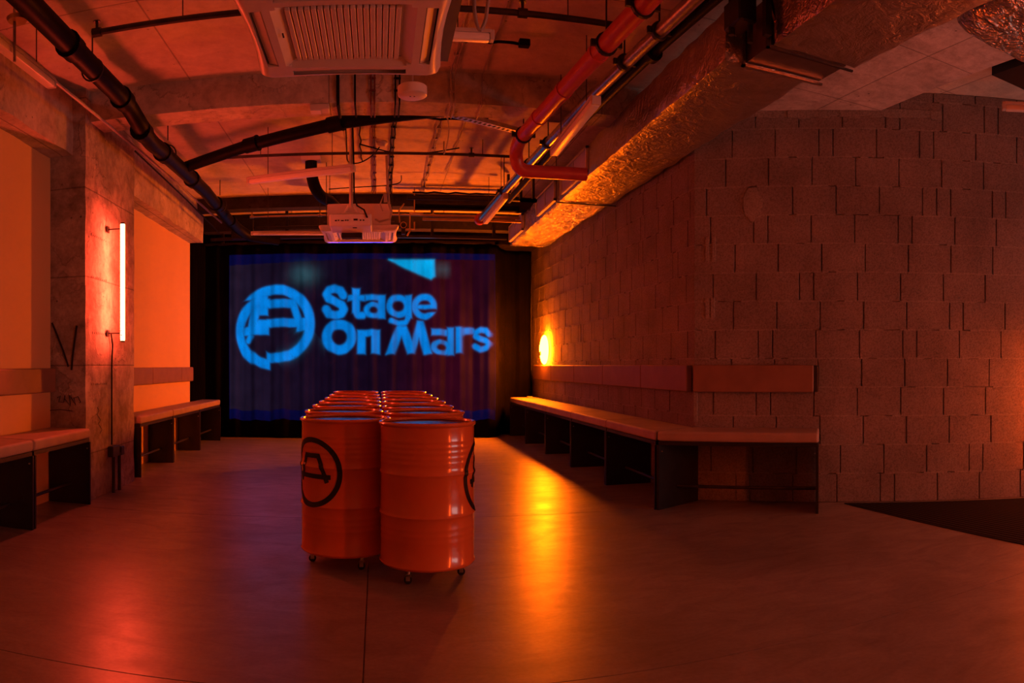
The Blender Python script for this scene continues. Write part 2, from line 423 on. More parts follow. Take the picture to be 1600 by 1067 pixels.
stroke_plane(g, [(-2.80, 1.58), (-2.75, 1.47), (-2.69, 1.33), (-2.64, 1.19)], 0.016, pf)
stroke_plane(g, [(-2.56, 1.55), (-2.58, 1.42), (-2.60, 1.28), (-2.61, 1.16)], 0.018, pf)
scr = [(-2.75 + 0.018 * i + 0.02 * math.sin(i * 2.3), 0.90 + 0.045 * math.sin(i * 1.9) + 0.012 * math.cos(i * 3.7)) for i in range(14)]
stroke_plane(g, scr, 0.007, pf)
stroke_plane(g, [(-2.82, 0.80), (-2.72, 0.81), (-2.60, 0.80)], 0.006, pf)
pg = lambda u, v, h: (XP + 0.006 + h, u, v)
scr = [(6.12 + 0.035 * math.sin(i * 2.1) + 0.012 * i, 0.82 - 0.03 * i) for i in range(9)]
stroke_plane(g, scr, 0.006, pg)
for zz, y0 in ((1.98, 5.98), (1.48, 6.0), (1.02, 5.98), (2.35, 5.97)):
    for i in range(9):
        y = y0 + i * 0.045; h_ = 0.012 + 0.012 * random.random()
        stroke_plane(g, [(y, zz + 0.006 * random.random()), (y + 0.003, zz + h_)], 0.006, pg)
gf = obj('graffiti', g, gm, pillar, label='faded black marker scribbles')

# right block walls: every block its own bevelled body inside one wall mesh, mortar core behind
BW, BH = 0.382, 0.2525
def block_wall(name, org, dirv, nrm, length, seed, skip_end=None):
    random.seed(seed); bm = bmesh.new(); mo = bmesh.new()
    R = Matrix(((dirv.x, nrm.x, 0, org.x), (dirv.y, nrm.y, 0, org.y), (0, 0, 1, 0), (0, 0, 0, 1)))
    rows = int(ZC / BH) + 1
    for r in range(rows):
        s = -BW * (0.5 if r % 2 else 0.0) - random.random() * 0.05
        z0 = r * BH; z1 = min(ZC, z0 + BH)
        if z1 - z0 < 0.03: continue
        while s < length:
            wdt = BW if random.random() > 0.13 else BW * 0.33
            a, b = max(0, s), min(length, s + wdt)
            if b - a > 0.03:
                gj = 0.0035 + 0.003 * random.random(); gz = 0.0025
                dep = 0.004 * random.random()
                bx(bm, (a + (gj if a > 0 else 0), -0.16, z0 + gz), (b - gj * (b < length), -dep, z1 - gz), R, 0.004, 1)
            s += wdt
        # squeezed-out bed joint
        if r:
            k = 0; x = 0
            pts = []
            while x <= length: pts.append((x, 0.0, z0 + 0.004 * (random.random() - .5))); x += 0.07
            for p, q in zip(pts, pts[1:]):
                if random.random() < 0.88:
                    hh = 0.0045 + 0.003 * random.random()
                    bx(mo, (p[0], -0.05, p[2] - hh), (q[0], -0.001 + 0.003 * random.random(), p[2] + hh), R)
    bx(mo, (0.02, -0.16, 0), (length, -0.018, ZC), R)
    o = struct(name, bm, M['block'])
    m = obj('mortar', mo, M['mortar'], o)
    return o
block_wall('wall_right', CC + Vector((0, 0, 0)), Vector((0, 1, 0)), Vector((-1, 0, 0)), 6.86, 3)
block_wall('wall_right', CC + Vector((0, 0, 0)), T, NN, 7.4, 8)
# mortar smears on the corner and cut pockets
sm = bmesh.new()
RB = Matrix(((T.x, NN.x, 0, CC.x), (T.y, NN.y, 0, CC.y), (0, 0, 1, 0), (0, 0, 0, 1)))
random.seed(12)
for (s0, z0, sw, sh) in ((0.52, 2.62, 0.22, 0.34),):
    bm_pts = [(s0 + sw * 0.5 * math.cos(a) * (0.7 + 0.3 * random.random()), z0 + sh * 0.5 * math.sin(a) * (0.7 + 0.3 * random.random())) for a in [2 * PI * i / 16 for i in range(16)]]
    vv = [sm.verts.new(RB @ Vector((x, 0.004, z))) for x, z in bm_pts]; v2 = [sm.verts.new(RB @ Vector((x, -0.02, z))) for x, z in bm_pts]
    sm.faces.new(vv)
    for i in range(16): sm.faces.new((vv[i], vv[(i + 1) % 16], v2[(i + 1) % 16], v2[i]))
for (s, z0, z1) in ((0.10, 2.12, 2.34), (0.16, 2.12, 2.34), (0.10, 1.62, 1.80), (0.15, 1.62, 1.80)):
    bx(sm, (s, -0.01, z0), (s + 0.035, 0.006, z1), RB, 0.003, 1)
# plaster fillet in the corner foot
bx(sm, (-0.006, -0.01, 0.70), (0.03, 0.006, 0.97), RB, 0.003, 1)
for i in range(22):
    s_0 = 0.2 + i * .09; bx(sm, (s_0, -0.02, 3.395 - .03 * random.random()), (s_0 + .1, 0.004 + .008 * random.random(), 3.46), RB, 0.003, 1)
o = struct('trim_1', sm, M['mortar'])

# ------------------------------------------------------------------ curtain
def curtain_y(x):
    q = min(1, max(0, (x - 1.92) / 0.32)); q = q * q * (3 - 2 * q)
    return YF + 0.60 * q + 0.030 * math.sin(x * 17.0 + 1.3 * math.sin(x * 2.1)) + 0.012 * math.sin(x * 39.0 + 2.0) + 0.02 * math.sin(x * 5.3)
bm = bmesh.new()
path = []
# short return along the left wall, then the flat run
for i in range(60):
    y = 10.75 + i * (YF - 10.75) / 60
    path.append((-2.90 + 0.035 * math.sin(y * 34), y))
x = -2.85
while x < 2.70:
    path.append((x, curtain_y(x))); x += 0.018
rows = [0.02, 0.5, 1.2, 1.9, 2.6, 3.12, 3.22]
grid = []
for zi, z in enumerate(rows):
    row = []
    for (x, y) in path:
        k = 1.0 if zi < 5 else 0.55
        yy = (YF + (y - YF) * k if x < 1.9 else y) + 0.012 * math.sin(z * 2.1 + x * 6) if x > -2.86 and y > 11.9 else y
        row.append(bm.verts.new((x + 0.006 * math.sin(z * 3 + x * 9), yy, z)))
    grid.append(row)
for a, b in zip(grid, grid[1:]):
    for i in range(len(path) - 1): bm.faces.new((a[i], a[i + 1], b[i + 1], b[i]))
ct = thing('stage_curtain', 'black pleated stage curtain catching the blue projection across the far wall', 'curtain', (0, YF, 0))
cu = obj('curtain_cloth', bm, M['curtain'], ct, True)
sol = cu.modifiers.new('cloth', 'SOLIDIFY'); sol.thickness = 0.006
bm = bmesh.new(); bx(bm, (-2.9, YF - 0.03, 3.215), (2.0, YF + 0.03, 3.255)); bx(bm, (2.0, YF + .2, 3.215), (2.70, YF + 0.62, 3.255)); bx(bm, (1.94, YF - .03, 3.215), (2.0, YF + 0.3, 3.255)); obj('curtain_track', bm, M['black'], ct)

# ------------------------------------------------------------------ projector (a real one: lamp, slide, lens hood)
PX, PY, PZ = -0.262, 7.42, 2.58
pr = thing('projector', 'white ceiling projector on a pole throwing the blue picture onto the curtain', 'projector', (PX, 7.2, 2.53))
obj('projector_case', box((PX - .205, 7.02, 2.545), (PX + .205, 7.40, 2.665), 0.018, 3), M['white'], pr, 'w')
bm = bmesh.new()
for (u, v, wd, hh) in ((-.15, 2.59, .02, .012), (-.12, 2.592, .012, .012), (-.09, 2.59, .026, .01), (-.05, 2.592, .012, .012), (-.03, 2.592, .012, .012), (.03, 2.595, .04, .018), (.09, 2.592, .014, .012), (.12, 2.592, .014, .012)):
    obj('socket', box((PX + u, 7.016, v), (PX + u + wd, 7.03, v + hh)), M['gap'], pr, label='black socket')
bm = bmesh.new(); bx(bm, (PX + .02, 7.10, 2.541), (PX + .06, 7.13, 2.547)); obj('badge', bm, M['gap'], pr)
bm = bmesh.new(); bx(bm, (PX - .09, 7.1, 2.665), (PX + .09, 7.3, 2.69), None, .004, 1)
for sx in (-.08, .08): tube(bm, [(PX + sx, 7.2, 2.68), (PX + sx * .3, 7.2, 2.78)], .009, 8)
obj('mount_plate', bm, M['white'], pr)
obj('pole', tb([(PX, 7.2, 2.76), (PX, 7.2, ZC)], .019, 14), M['offwhite'], pr, True)
obj('ceiling_flange', box((PX - .06, 7.14, ZC - .012), (PX + .06, 7.26, ZC), .003, 1), M['offwhite'], pr)
# lens hood, open ended, holding the picture slide
SY = PY + 0.10                                   # slide plane
bm = bmesh.new()
hx, hz = 0.105, 0.105
for a, b in (((PX - hx, 7.40, 2.50), (PX - hx + .008, SY, 2.70)), ((PX + hx - .008, 7.40, 2.50), (PX + hx, SY, 2.70)),
             ((PX - hx, 7.40, 2.50), (PX + hx, SY, 2.508)), ((PX - hx, 7.40, 2.692), (PX + hx, SY, 2.70))):
    bx(bm, a, b)
bx(bm, (PX - hx, 7.401, 2.50), (PX + hx, 7.409, 2.70))
obj('lens_hood', bm, M['gap'], pr)

# the picture, drawn in units of the projected image (u right, v down)
W_, H_ = 480, 304
U0, U1, V0, V1 = 40.0, 1345.0, 78.0, 892.0
uu, vv_ = np.meshgrid(np.linspace(U0, U1, W_), np.linspace(V0, V1, H_))
def seg_d(p, q):
    px_, py_ = q[0] - p[0], q[1] - p[1]; t = ((uu - p[0]) * px_ + (vv_ - p[1]) * py_) / (px_ * px_ + py_ * py_ + 1e-9)
    t = np.clip(t, 0, 1); return np.hypot(uu - p[0] - t * px_, vv_ - p[1] - t * py_)
def line(pts, wd):
    d = np.full_like(uu, 1e9)
    for p, q in zip(pts, pts[1:]): d = np.minimum(d, seg_d(p, q))
    return d - wd / 2
def rect(u0, v0, u1, v1): return np.maximum(np.maximum(u0 - uu, uu - u1), np.maximum(v0 - vv_, vv_ - v1))
def ring(cu_, cv, rx, ry, wd):
    k = np.hypot((uu - cu_) / rx, (vv_ - cv) / ry); return np.abs(k - 1) * (rx + ry) / 2 - wd / 2
def poly(pts):
    d = np.full_like(uu, 1e9); ins = np.zeros(uu.shape, bool)
    for p, q in zip(pts, pts[1:] + pts[:1]):
        d = np.minimum(d, seg_d(p, q))
        c_ = (p[1] > vv_) != (q[1] > vv_)
        ins ^= c_ & (uu < (q[0] - p[0]) * (vv_ - p[1]) / ((q[1] - p[1]) + 1e-9) + p[0])
    return np.where(ins, -d, d)
mn, mx = np.minimum, np.maximum
INF = np.full_like(uu, 1e9)
sh = INF.copy()
def add(s):
    global sh; sh = mn(sh, s)
# S t a g e
add(line([(606, 287), (592, 264), (566, 256), (540, 262), (527, 282), (538, 303), (568, 317), (598, 331), (609, 353), (596, 374), (567, 383), (538, 376), (524, 352)], 36))
add(rect(650, 258, 684, 372)); add(rect(628, 288, 708, 314)); add(line([(667, 365), (676, 382), (698, 382)], 31))
add(rect(712, 287, 803, 312)); add(rect(772, 290, 804, 396)); add(ring(750, 359, 33, 27, 23))
add(ring(867, 338, 42, 40, 27)); add(rect(900, 288, 932, 395)); add(line([(916, 392), (902, 414), (870, 419), (834, 408)], 23))
e_ = ring(993, 341, 46, 46, 27); e_ = mx(e_, -rect(1000, 352, 1060, 371)); add(mn(e_, rect(955, 333, 1050, 351)))
# O n M a r s
add(ring(587, 484, 60, 60, 43)); add(rect(673, 452, 711, 563)); add(rect(741, 452, 779, 563)); add(rect(680, 452, 770, 482))
add(poly([(808, 565), (862, 430), (905, 430), (935, 505), (958, 408), (985, 408), (1030, 565), (988, 565), (966, 490), (945, 563), (912, 563), (882, 478), (850, 565)]))
add(rect(1030, 449, 1100, 477)); add(rect(1102, 440, 1132, 568)); add(ring(1074, 534, 35, 25, 23))
add(rect(1143, 438, 1175, 560)); add(line([(1165, 470), (1180, 455), (1214, 452)], 30))
add(line([(1306, 472), (1290, 454), (1264, 449), (1238, 458), (1234, 476), (1258, 491), (1288, 501), (1306, 517), (1292, 536), (1262, 543), (1230, 524)], 25))
# ring emblem, torn in two, with the vehicle frame inside
r1 = mx(ring(283, 421, 164, 163, 44), -mn(rect(0, 305, 240, 900), INF))
r2 = mx(mx(ring(262, 456, 154, 157, 44), uu - 255), 300 - vv_)
add(mn(r1, r2))
add(rect(200, 286, 245, 378)); add(rect(215, 305, 372, 344)); add(poly([(343, 305), (378, 305), (425, 455), (390, 455)]))
add(poly([(165, 345), (215, 330), (195, 400), (240, 402), (240, 398), (430, 395), (428, 435), (250, 436), (250, 470), (128, 475), (128, 438), (150, 432)]))
add(rect(385, 425, 430, 455)); add(line([(160, 480), (150, 500)], 24))
letters = 1 / (1 + np.exp(np.clip(sh / 2.2, -30, 30)))
tri = 1 / (1 + np.exp(np.clip(poly([(822, 119), (1042, 119), (1046, 198), (1027, 213), (960, 186), (890, 155)]) / 2.5, -30, 30)))
ghost = np.clip(1 - np.abs(uu - 1080) / 45, 0, 1) * np.clip(1 - np.abs(vv_ - 165) / 48, 0, 1) * 0.10
glow = np.exp(-np.clip(sh, 0, 400) / 10) * 0.10 * (np.hypot(uu - 400, vv_ - 560) < 120)
haze = np.exp(-((uu - 420) / 60) ** 2 - ((vv_ - 190) / 45) ** 2) * 0.10
inner = ((uu > 55) & (uu < 1330) & (vv_ > 118 + 20 * np.clip((600 - uu) / 545, 0, 1)) & (vv_ < 832)).astype(float)
outer = ((uu > 50) & (uu < 1333) & (vv_ > 88) & (vv_ < 884)).astype(float)
fx = (uu - 55) / 1275
bgR = 0.38 * (0.030 * np.exp(-fx * 3) + 0.085 * np.exp(-((fx - 0.82) / 0.16) ** 2) + 0.012)
bgG = 0.009 * np.exp(-fx * 3.4) + 0.0015
bgB = 0.020 * np.exp(-fx * 1.6) + 0.006
rgb = np.stack([bgR, bgG, bgB], -1) * inner[..., None] + np.array([0.002, 0.003, 0.045]) * (outer * (1 - inner))[..., None]
rgb += (ghost + haze)[..., None] * np.array([0.2, 0.9, 1.0])
rgb += glow[..., None] * np.array([0.0, 0.55, 1.0])
rgb = rgb * (1 - letters[..., None]) + letters[..., None] * np.array([0.0, 0.31, 1.0])
rgb = rgb * (1 - tri[..., None]) + tri[..., None] * np.array([0.0, 0.50, 0.98])
# picture units -> curtain metres -> slide metres through the lens point
Xc = ((340 + uu / 3.077) - 590) / 95.0 * 1.012; Zc = 1.2 + (571 - (370 + vv_ / 3.077)) / 95.0 * 1.02
dist2 = (Xc - PX) ** 2 + (Zc - PZ) ** 2 + (YF - PY) ** 2
fall = dist2 ** 1.5; rgb = rgb * (fall / fall.max())[..., None]
k = (SY - PY) / (YF - PY)
Xs = PX + (Xc - PX) * k; Zs = PZ + (Zc - PZ) * k
co = np.stack([Xs, np.full_like(Xs, SY), Zs], -1).reshape(-1, 3) - np.array([PX, 7.2, 2.53])
idx = np.arange(W_ * H_).reshape(H_, W_)
faces = np.stack([idx[:-1, :-1], idx[:-1, 1:], idx[1:, 1:], idx[1:, :-1]], -1).reshape(-1, 4)
me = bpy.data.meshes.new('picture_slide')
me.vertices.add(len(co)); me.vertices.foreach_set('co', co.astype(np.float32).ravel())
me.loops.add(faces.size); me.loops.foreach_set('vertex_index', faces.astype(np.int32).ravel())
me.polygons.add(len(faces)); me.polygons.foreach_set('loop_start', (np.arange(len(faces)) * 4).astype(np.int32))
me.update(calc_edges=True); me.validate()
ca = me.color_attributes.new('film', 'FLOAT_COLOR', 'POINT')
ca.data.foreach_set('color', np.concatenate([rgb.reshape(-1, 3), np.ones((W_ * H_, 1))], 1).astype(np.float32).ravel())
sm_ = bpy.data.materials.new('slide_film'); sm_.use_nodes = True; nt = sm_.node_tree; nt.nodes.clear()
oo = nt.nodes.new('ShaderNodeOutputMaterial'); tr = nt.nodes.new('ShaderNodeBsdfTransparent'); at = nt.nodes.new('ShaderNodeAttribute'); at.attribute_name = 'film'
L(nt, at.outputs['Color'], tr.inputs[0]); L(nt, tr.outputs[0], oo.inputs[0])
me.materials.append(sm_)
so = bpy.data.objects.new('picture_slide', me); C.objects.link(so); so.parent = pr
# opaque mask around the slide
sx0, sx1, sz0, sz1 = Xs.min(), Xs.max(), Zs.min(), Zs.max()
bm = bmesh.new()
for a, b in (((PX - .3, 2.40), (sx0, 2.90)), ((sx1, 2.40), (PX + .3, 2.90)), ((sx0, sz1), (sx1, 2.90)), ((sx0, 2.40), (sx1, sz0))):
    a = (max(a[0], PX - .105), max(a[1], 2.50)); b = (min(b[0], PX + .105), min(b[1], 2.70))
    if b[0] > a[0] and b[1] > a[1]: bx(bm, (a[0], SY, a[1]), (b[0], SY + .002, b[1]))
obj('slide_mask', bm, M['gap'], pr)
cz = (sz0 + sz1) / 2; aim = math.atan2(cz - PZ, SY - PY)
half = math.atan(math.hypot((sx1 - sx0) / 2 + .004, (sz1 - sz0) / 2 + .004) / math.hypot(SY - PY, cz - PZ))
pl = lamp_light('projector_lamp', 'SPOT', (PX, PY, PZ), PROJ_W, (1, 1, 1), (PI / 2 + aim, 0, 0), spot_size=2 * half * 1.12, spot_blend=0.0, shadow_soft_size=0.0)

# ------------------------------------------------------------------ lamps on walls
def tube_lamp(name, label, p, nrm, mat, group=None):
    """vertical tube lamp: p = foot of the tube on the wall; nrm = away from the wall"""
    t = thing(name, label, 'lamp', p, 0, group)
    p = Vector(p); q = p + nrm * 0.15
    obj('lamp_tube', tb([q, q + Vector((0, 0, 1.08))], 0.020, 14), mat, t, True)
    for z in (-.012, 1.08): obj('end_cap', tb([q + Vector((0, 0, z)), q + Vector((0, 0, z + .014))], .021, 14), M['black'], t, True)
    side = Vector((-nrm.y, nrm.x, 0))
    for z in (0.07, 1.04):
        bm = bmesh.new()
        tube(bm, [p + Vector((0, 0, z)), q + Vector((0, 0, z))], .006, 8)
        a = p + Vector((0, 0, z)); bx(bm, a + side * -.03 + Vector((0, 0, -.03)), a + side * .03 + nrm * .01 + Vector((0, 0, .03)))
        if z < 1:
            tube(bm, [q + Vector((0, 0, .05)) - side * .04, q + Vector((0, 0, .05)) + side * .04], .006, 8)
            tube(bm, [q + Vector((0, 0, .09)) - side * .04, q + Vector((0, 0, .09)) + side * .04], .006, 8)
        obj('bracket', bm, M['black'], t)
    return t
LX = XP + 0.012
tl = tube_lamp('tube_lamp', 'lit salmon tube lamp standing upright on the concrete pillar', (LX, 6.36, 1.43), Vector((1, 0, 0)), M['tube_l'])
bm = bmesh.new(); tube(bm, [(LX + .02, 6.40, 1.5), (LX + .02, 6.44, 1.40)] + [(LX + .008, 6.45, z) for z in (1.2, .9, .6, .45)], .008, 8)
solo('lamp_cable', bm, M['black_pipe'], 'black cable running down the pillar from the tube lamp', 'cable')
t = thing('floor_conduit', 'twin capped pipe stubs with a socket at the pillar foot', 'pipe', (LX + .03, 6.5, 0))
for y in (6.44, 6.60): obj('conduit', tb([(LX + .03, y, 0), (LX + .03, y, .36)], .016, 10), M['dark_steel'], t, True)
obj('socket_box', box((LX - .006, 6.38, .34), (LX + .05, 6.56, .44), .006, 1), M['dark_steel'], t)
obj('socket', box((LX - .006, 6.60, .33), (LX + .05, 6.70, .42), .012, 2), M['black'], t)
tube_lamp('tube_lamp', 'lit red tube lamp upright on the angled block wall, beyond the right frame edge', tuple(CC + T * 3.30 + Vector((0, 0, 0.35))), NN, M['tube_r'])
t = thing('light_column', 'tall narrow lit red light column standing on the floor, out of view to the right', 'lamp', (4.6, 0.62, 0))
bm = bmesh.new(); bx(bm, (4.50, .54, 0), (4.78, .82, .06), None, .01, 1); bx(bm, (4.62, .60, .06), (4.68, .72, 2.3)); obj('column_stand', bm, M['black'], t)
RC = Matrix.Translation((4.56, .62, 0)) @ Matrix.Rotation(math.radians(-36), 4, 'Z')
bm = bmesh.new(); bx(bm, (-.03, -.07, .35), (0, .07, 2.2), RC); obj('lit_face', bm, M['panel'], t)
# round amber lamp
t = thing('round_wall_lamp', 'round lit amber lamp on the block wall above the backrests near the curtain', 'lamp', (XR, 11.52, 1.21))
Ry = Matrix.Translation((XR, 11.52, 1.455)) @ Matrix.Rotation(-PI / 2, 4, 'Y')
bm = bmesh.new(); lathe(bm, [(0, 0), (.13, 0), (.13, .03), (0, .03)], 32); bmesh.ops.transform(bm, matrix=Ry, verts=bm.verts); obj('back_plate', bm, M['brass'], t)
bm = bmesh.new(); lathe(bm, [(0, .031), (.20, .031), (.235, .045), (.24, .06), (.22, .08), (.14, .105), (0, .115)], 32); bmesh.ops.transform(bm, matrix=Ry, verts=bm.verts); obj('glass_disc', bm, M['disc'], t, True)
bm = bmesh.new(); lathe(bm, [(0, .118), (.035, .118), (.03, .14), (0, .145)], 20); bmesh.ops.transform(bm, matrix=Ry @ Matrix.Translation((-.06, 0, 0)), verts=bm.verts); obj('knob', bm, M['brass'], t, True)

# ------------------------------------------------------------------ barrels
BR = 0.268
def barrel_profile():
    p = [(0.0, .085), (BR - .02, .085), (BR - .004, .087), (BR + .004, .094), (BR + .006, .102), (BR, .110)]
    def hoop(zc, amp, hw):
        return [(BR, zc - hw), (BR + amp * .6, zc - hw * .45), (BR + amp, zc), (BR + amp * .6, zc + hw * .45), (BR, zc + hw)]
    for zc, amp, hw in ((.24, .0011, .014), (.275, .0011, .014), (.31, .0011, .014), (.375, .007, .018), (.605, .007, .018), (.665, .0011, .013), (.695, .0011, .013), (.725, .0011, .013), (.755, .0011, .013), (.785, .0011, .013)):
        p += hoop(zc, amp, hw)
    p += [(BR, .855), (BR + .001, .862), (BR + .008, .868), (BR + .011, .876), (BR + .008, .884), (BR, .887), (BR - .008, .884), (BR - .011, .874), (BR - .012, .868), (0, .868)]
    return p
prof = barrel_profile()
def make_barrel(ang, a0, label):
    t = thing('oil_drum', label, 'drum', (0, 0, 0), 0, 'orange drums on castors in two rows')
    bm = bmesh.new(); lathe(bm, prof[:-2], 72); obj('drum_body', bm, M['orange'], t, True, False)
    bm = bmesh.new(); lathe(bm, [(0, .8672), (BR - .013, .8672), (BR - .012, .872), (BR - .03, .8685), (0, .8685)], 60); obj('lid', bm, M['lid'], t, True, False)
    for k in range(3):
        a = k * 2 * PI / 3 + math.radians(a0)
        cx, cy = (BR - .07) * math.cos(a), (BR - .07) * math.sin(a)
        bm = bmesh.new(); bx(bm, (cx - .022, cy - .022, .078), (cx + .022, cy + .022, .088)); tube(bm, [(cx, cy, .05), (cx, cy, .08)], .010, 8)
        bx(bm, (cx - .016, cy - .014, .045), (cx + .012, cy + .014, .056)); bx(bm, (cx - .016, cy - .014, .018), (cx + .008, cy - .011, .05)); bx(bm, (cx - .016, cy + .011, .018), (cx + .008, cy + .014, .05))
        cst = obj('castor', bm, M['steel'], t, False, False)
        bm = bmesh.new(); tube(bm, [(cx - .004, cy - .009, .022), (cx - .004, cy + .009, .022)], .022, 16); obj('wheel', bm, M['black'], cst, False, False)
    # printed emblem wrapped on the side, centred at angle ang
    g = bmesh.new(); R_ = BR + 0.0105
    def wrap(u, v, h):
        zz = .575 + v
        # follow the hoops: sit just above the metal
        rr = BR + 0.0022 + h
        for zc, amp, hw in ((.375, .007, .018), (.605, .007, .018), (.665, .0011, .013), (.695, .0011, .013), (.725, .0011, .013), (.755, .0011, .013)):
            d = abs(zz - zc) / hw
            if d < 1: rr += amp * (1 - d * d)
        a = ang + u / BR
        return (rr * math.cos(a), rr * math.sin(a), zz)
    RR = 0.19; Q = 96
    stroke_plane(g, [(RR * math.cos(2 * PI * i / Q), RR * math.sin(2 * PI * i / Q)) for i in range(Q)], .030, wrap, .0012, True)
    def sub(p, q, n=10): return [(p[0] + (q[0] - p[0]) * i / n, p[1] + (q[1] - p[1]) * i / n) for i in range(n + 1)]
    stroke_plane(g, sub((-.062, .098), (.062, .098), 14), .028, wrap)
    stroke_plane(g, sub((-.052, .098), (-.112, -.055), 14), .027, wrap)
    stroke_plane(g, sub((.052, .098), (.112, -.055), 14), .027, wrap)
    stroke_plane(g, sub((-.135, -.022), (.135, -.022), 16), .027, wrap)
    obj('emblem', g, M['ink'], t, False, False)
    return t
bars = [((.284, 4.17), 'front right orange drum of the pair nearest the viewer, emblem on its right side'),
        ((-.196, 4.46), 'front left orange drum of the nearest pair, black ring emblem facing left'),
        ((.322, 5.02), 'orange drum second from the front in the right row'),
        ((-.238, 5.16), 'orange drum second from the front in the left row'),
        ((.315, 5.68), 'orange drum third from the front in the right row'),
        ((-.248, 5.86), 'orange drum third from the front in the left row'),
        ((.318, 6.40), 'orange drum fourth from the front in the right row'),
        ((-.246, 6.50), 'orange drum fourth from the front in the left row'),
        ((.316, 7.14), 'orange drum fifth from the front in the right row'),
        ((-.244, 7.18), 'orange drum fifth from the front in the left row'),
        ((.316, 7.90), 'orange drum sixth from the front in the right row'),
        ((-.25, 7.92), 'orange drum sixth from the front in the left row'),
        ((.315, 8.80), 'farthest orange drum in the right row, close to the curtain'),
        ((-.262, 8.86), 'farthest orange drum in the left row, close to the curtain')]
bA = make_barrel(math.radians(-90 + 88), -125, bars[0][1]); bA.location = (*bars[0][0], 0)
bB = make_barrel(math.radians(-90 - 45), -58, bars[1][1]); bB.location = (*bars[1][0], 0)
for i, (xy, lb) in enumerate(bars[2:]):
    dup(bA if i % 2 == 0 else bB, (*xy, 0), 0, lb)

# ------------------------------------------------------------------ benches and backrests
SZ = 0.655
def bench(poly_, label, group, rail, mats=None):
    """poly_: [front a, back a, back b, front b]; side panels at ends a and b"""
    P = [Vector((p[0], p[1], 0)) for p in poly_]
    c = sum(P, Vector()) / 4
    t = thing('bench', label, 'bench', (c.x, c.y, 0), 0, group)
    if True:
        area = sum(P[i].x * P[(i + 1) % 4].y - P[(i + 1) % 4].x * P[i].y for i in range(4))
        Q = P if area > 0 else P[::-1]
        def inset(pts, d):
            out = []
            for i in range(4):
                a, b, n_ = pts[i - 1], pts[i], pts[(i + 1) % 4]
                e1 = (b - a).normalized(); e2 = (n_ - b).normalized()
                n1 = Vector((-e1.y, e1.x, 0)); n2 = Vector((-e2.y, e2.x, 0))
                k_ = (n1 + n2); k_ = k_ / (1 + n1.dot(n2)); out.append(b + k_ * d)
            return out
        bm = bmesh.new(); prism(bm, inset(Q, 0.003), SZ - .085, SZ, .022, 4); obj('seat_cushion', bm, M['seat'], t, 'w')
        bm = bmesh.new(); prism(bm, inset(Q, 0.012), SZ - .115, SZ - .086); obj('top_board', bm, M['black'], t)
    for a, b, o_ in ((P[0], P[1], P[3]), (P[3], P[2], P[0])):
        d = (o_ - a).normalized(); inn = d * .022; off = d * .006
        bm = bmesh.new(); prism(bm, [a + off, b + off, b + off + inn, a + off + inn], 0, SZ - .116); obj('side_panel', bm, M['black'], t)
    m0 = P[0].lerp(P[1], rail); m1 = P[3].lerp(P[2], rail); d = (m1 - m0).normalized() * .028
    z = Vector((0, 0, .17)); bm = bmesh.new(); tube(bm, [m0 + d + z, m1 - d + z], .014, 8); obj('foot_rail', bm, M['dark_steel'], t, True)
    bm = bmesh.new(); z = Vector((0, 0, SZ - .17))
    f0, f1 = P[0].lerp(P[1], .06), P[3].lerp(P[2], .06)
    tube(bm, [f0 + d + z, f0 + d * 1.4 + z], .006, 8); obj('bolt', bm, M['steel'], t)
    bm = bmesh.new(); tube(bm, [f1 - d * 1.4 + z, f1 - d + z], .006, 8); obj('bolt', bm, M['steel'], t)
    return t
GR = 'bench modules along the right block wall'
P1 = CC + T * -.24 + NN * .5
ya = [P1.y, 6.98, 8.32, 9.64, 10.97, 12.30]
lbs = ['black framed bench with tan cushion, nearest module of the right row, cut at an angle', 'black framed bench module second from the corner along the right wall',
       'black framed bench module third from the corner, middle of the right row', 'black framed bench module fourth from the corner along the right wall', 'farthest black framed bench module of the right row, ending at the curtain']
for i in range(5):
    back = CY if i == 0 else ya[i]
    bench([(P1.x, ya[i]), (XR - .01, back + .003), (XR - .01, ya[i + 1]), (P1.x, ya[i + 1])], lbs[i], GR, .45)
e1 = CC + T * 1.11; e0 = CC + NN * .01
bench([P1 + T * .004, e0 + T * .008, e1 + NN * .01, e1 + NN * .5], 'black framed bench with tan cushion against the angled block wall', 'bench', .45)
for k, (y0, y1, lb) in enumerate(((3.58, 4.76, 'black framed bench module in the near left bay, cut by the left frame edge'), (4.765, 5.845, 'black framed bench module in the near left bay, butting against the pillar'))):
    bench([(-2.42, y0), (XL + .01, y0), (XL + .01, y1), (-2.42, y1)], lb, 'benches in the left bays', .5)
for k, (y0, y1, lb) in enumerate(((7.40, 8.68, 'bench module in the far left bay, right behind the pillar'), (8.685, 10.03, 'middle bench module of the far left bay'), (10.035, 11.40, 'bench module in the far left bay, beside the black curtain'))):
    bench([(-2.49, y0), (XL + .01, y0), (XL + .01, y1), (-2.49, y1)], lb, 'benches in the left bays', .5)
yb = [5.93, 7.10, 8.40, 9.70, 11.05, 12.35]
nm = ['nearest to the wall corner', 'second from the wall corner', 'third from the wall corner', 'fourth from the wall corner', 'beneath the round amber lamp']
for i in range(5):
    solo('backrest_cushion', box((XR - .062, yb[i] + .004, .965), (XR - .002, yb[i + 1] - .004, 1.205), .012, 3), M['back'],
         'long brown backrest cushion on the right block wall, ' + nm[i], 'cushion', 'backrest cushions on the right wall', 'w')
bm = box((0.0, .002, .965), (1.06, .066, 1.205), .014, 3); bmesh.ops.transform(bm, matrix=RB, verts=bm.verts)
t = thing('backrest_cushion', 'single brown backrest cushion on the angled block wall above the end bench', 'cushion', tuple(CC + T * .55 + Vector((0, 0, .965))))
obj('pad', bm, M['back'], t, 'w')
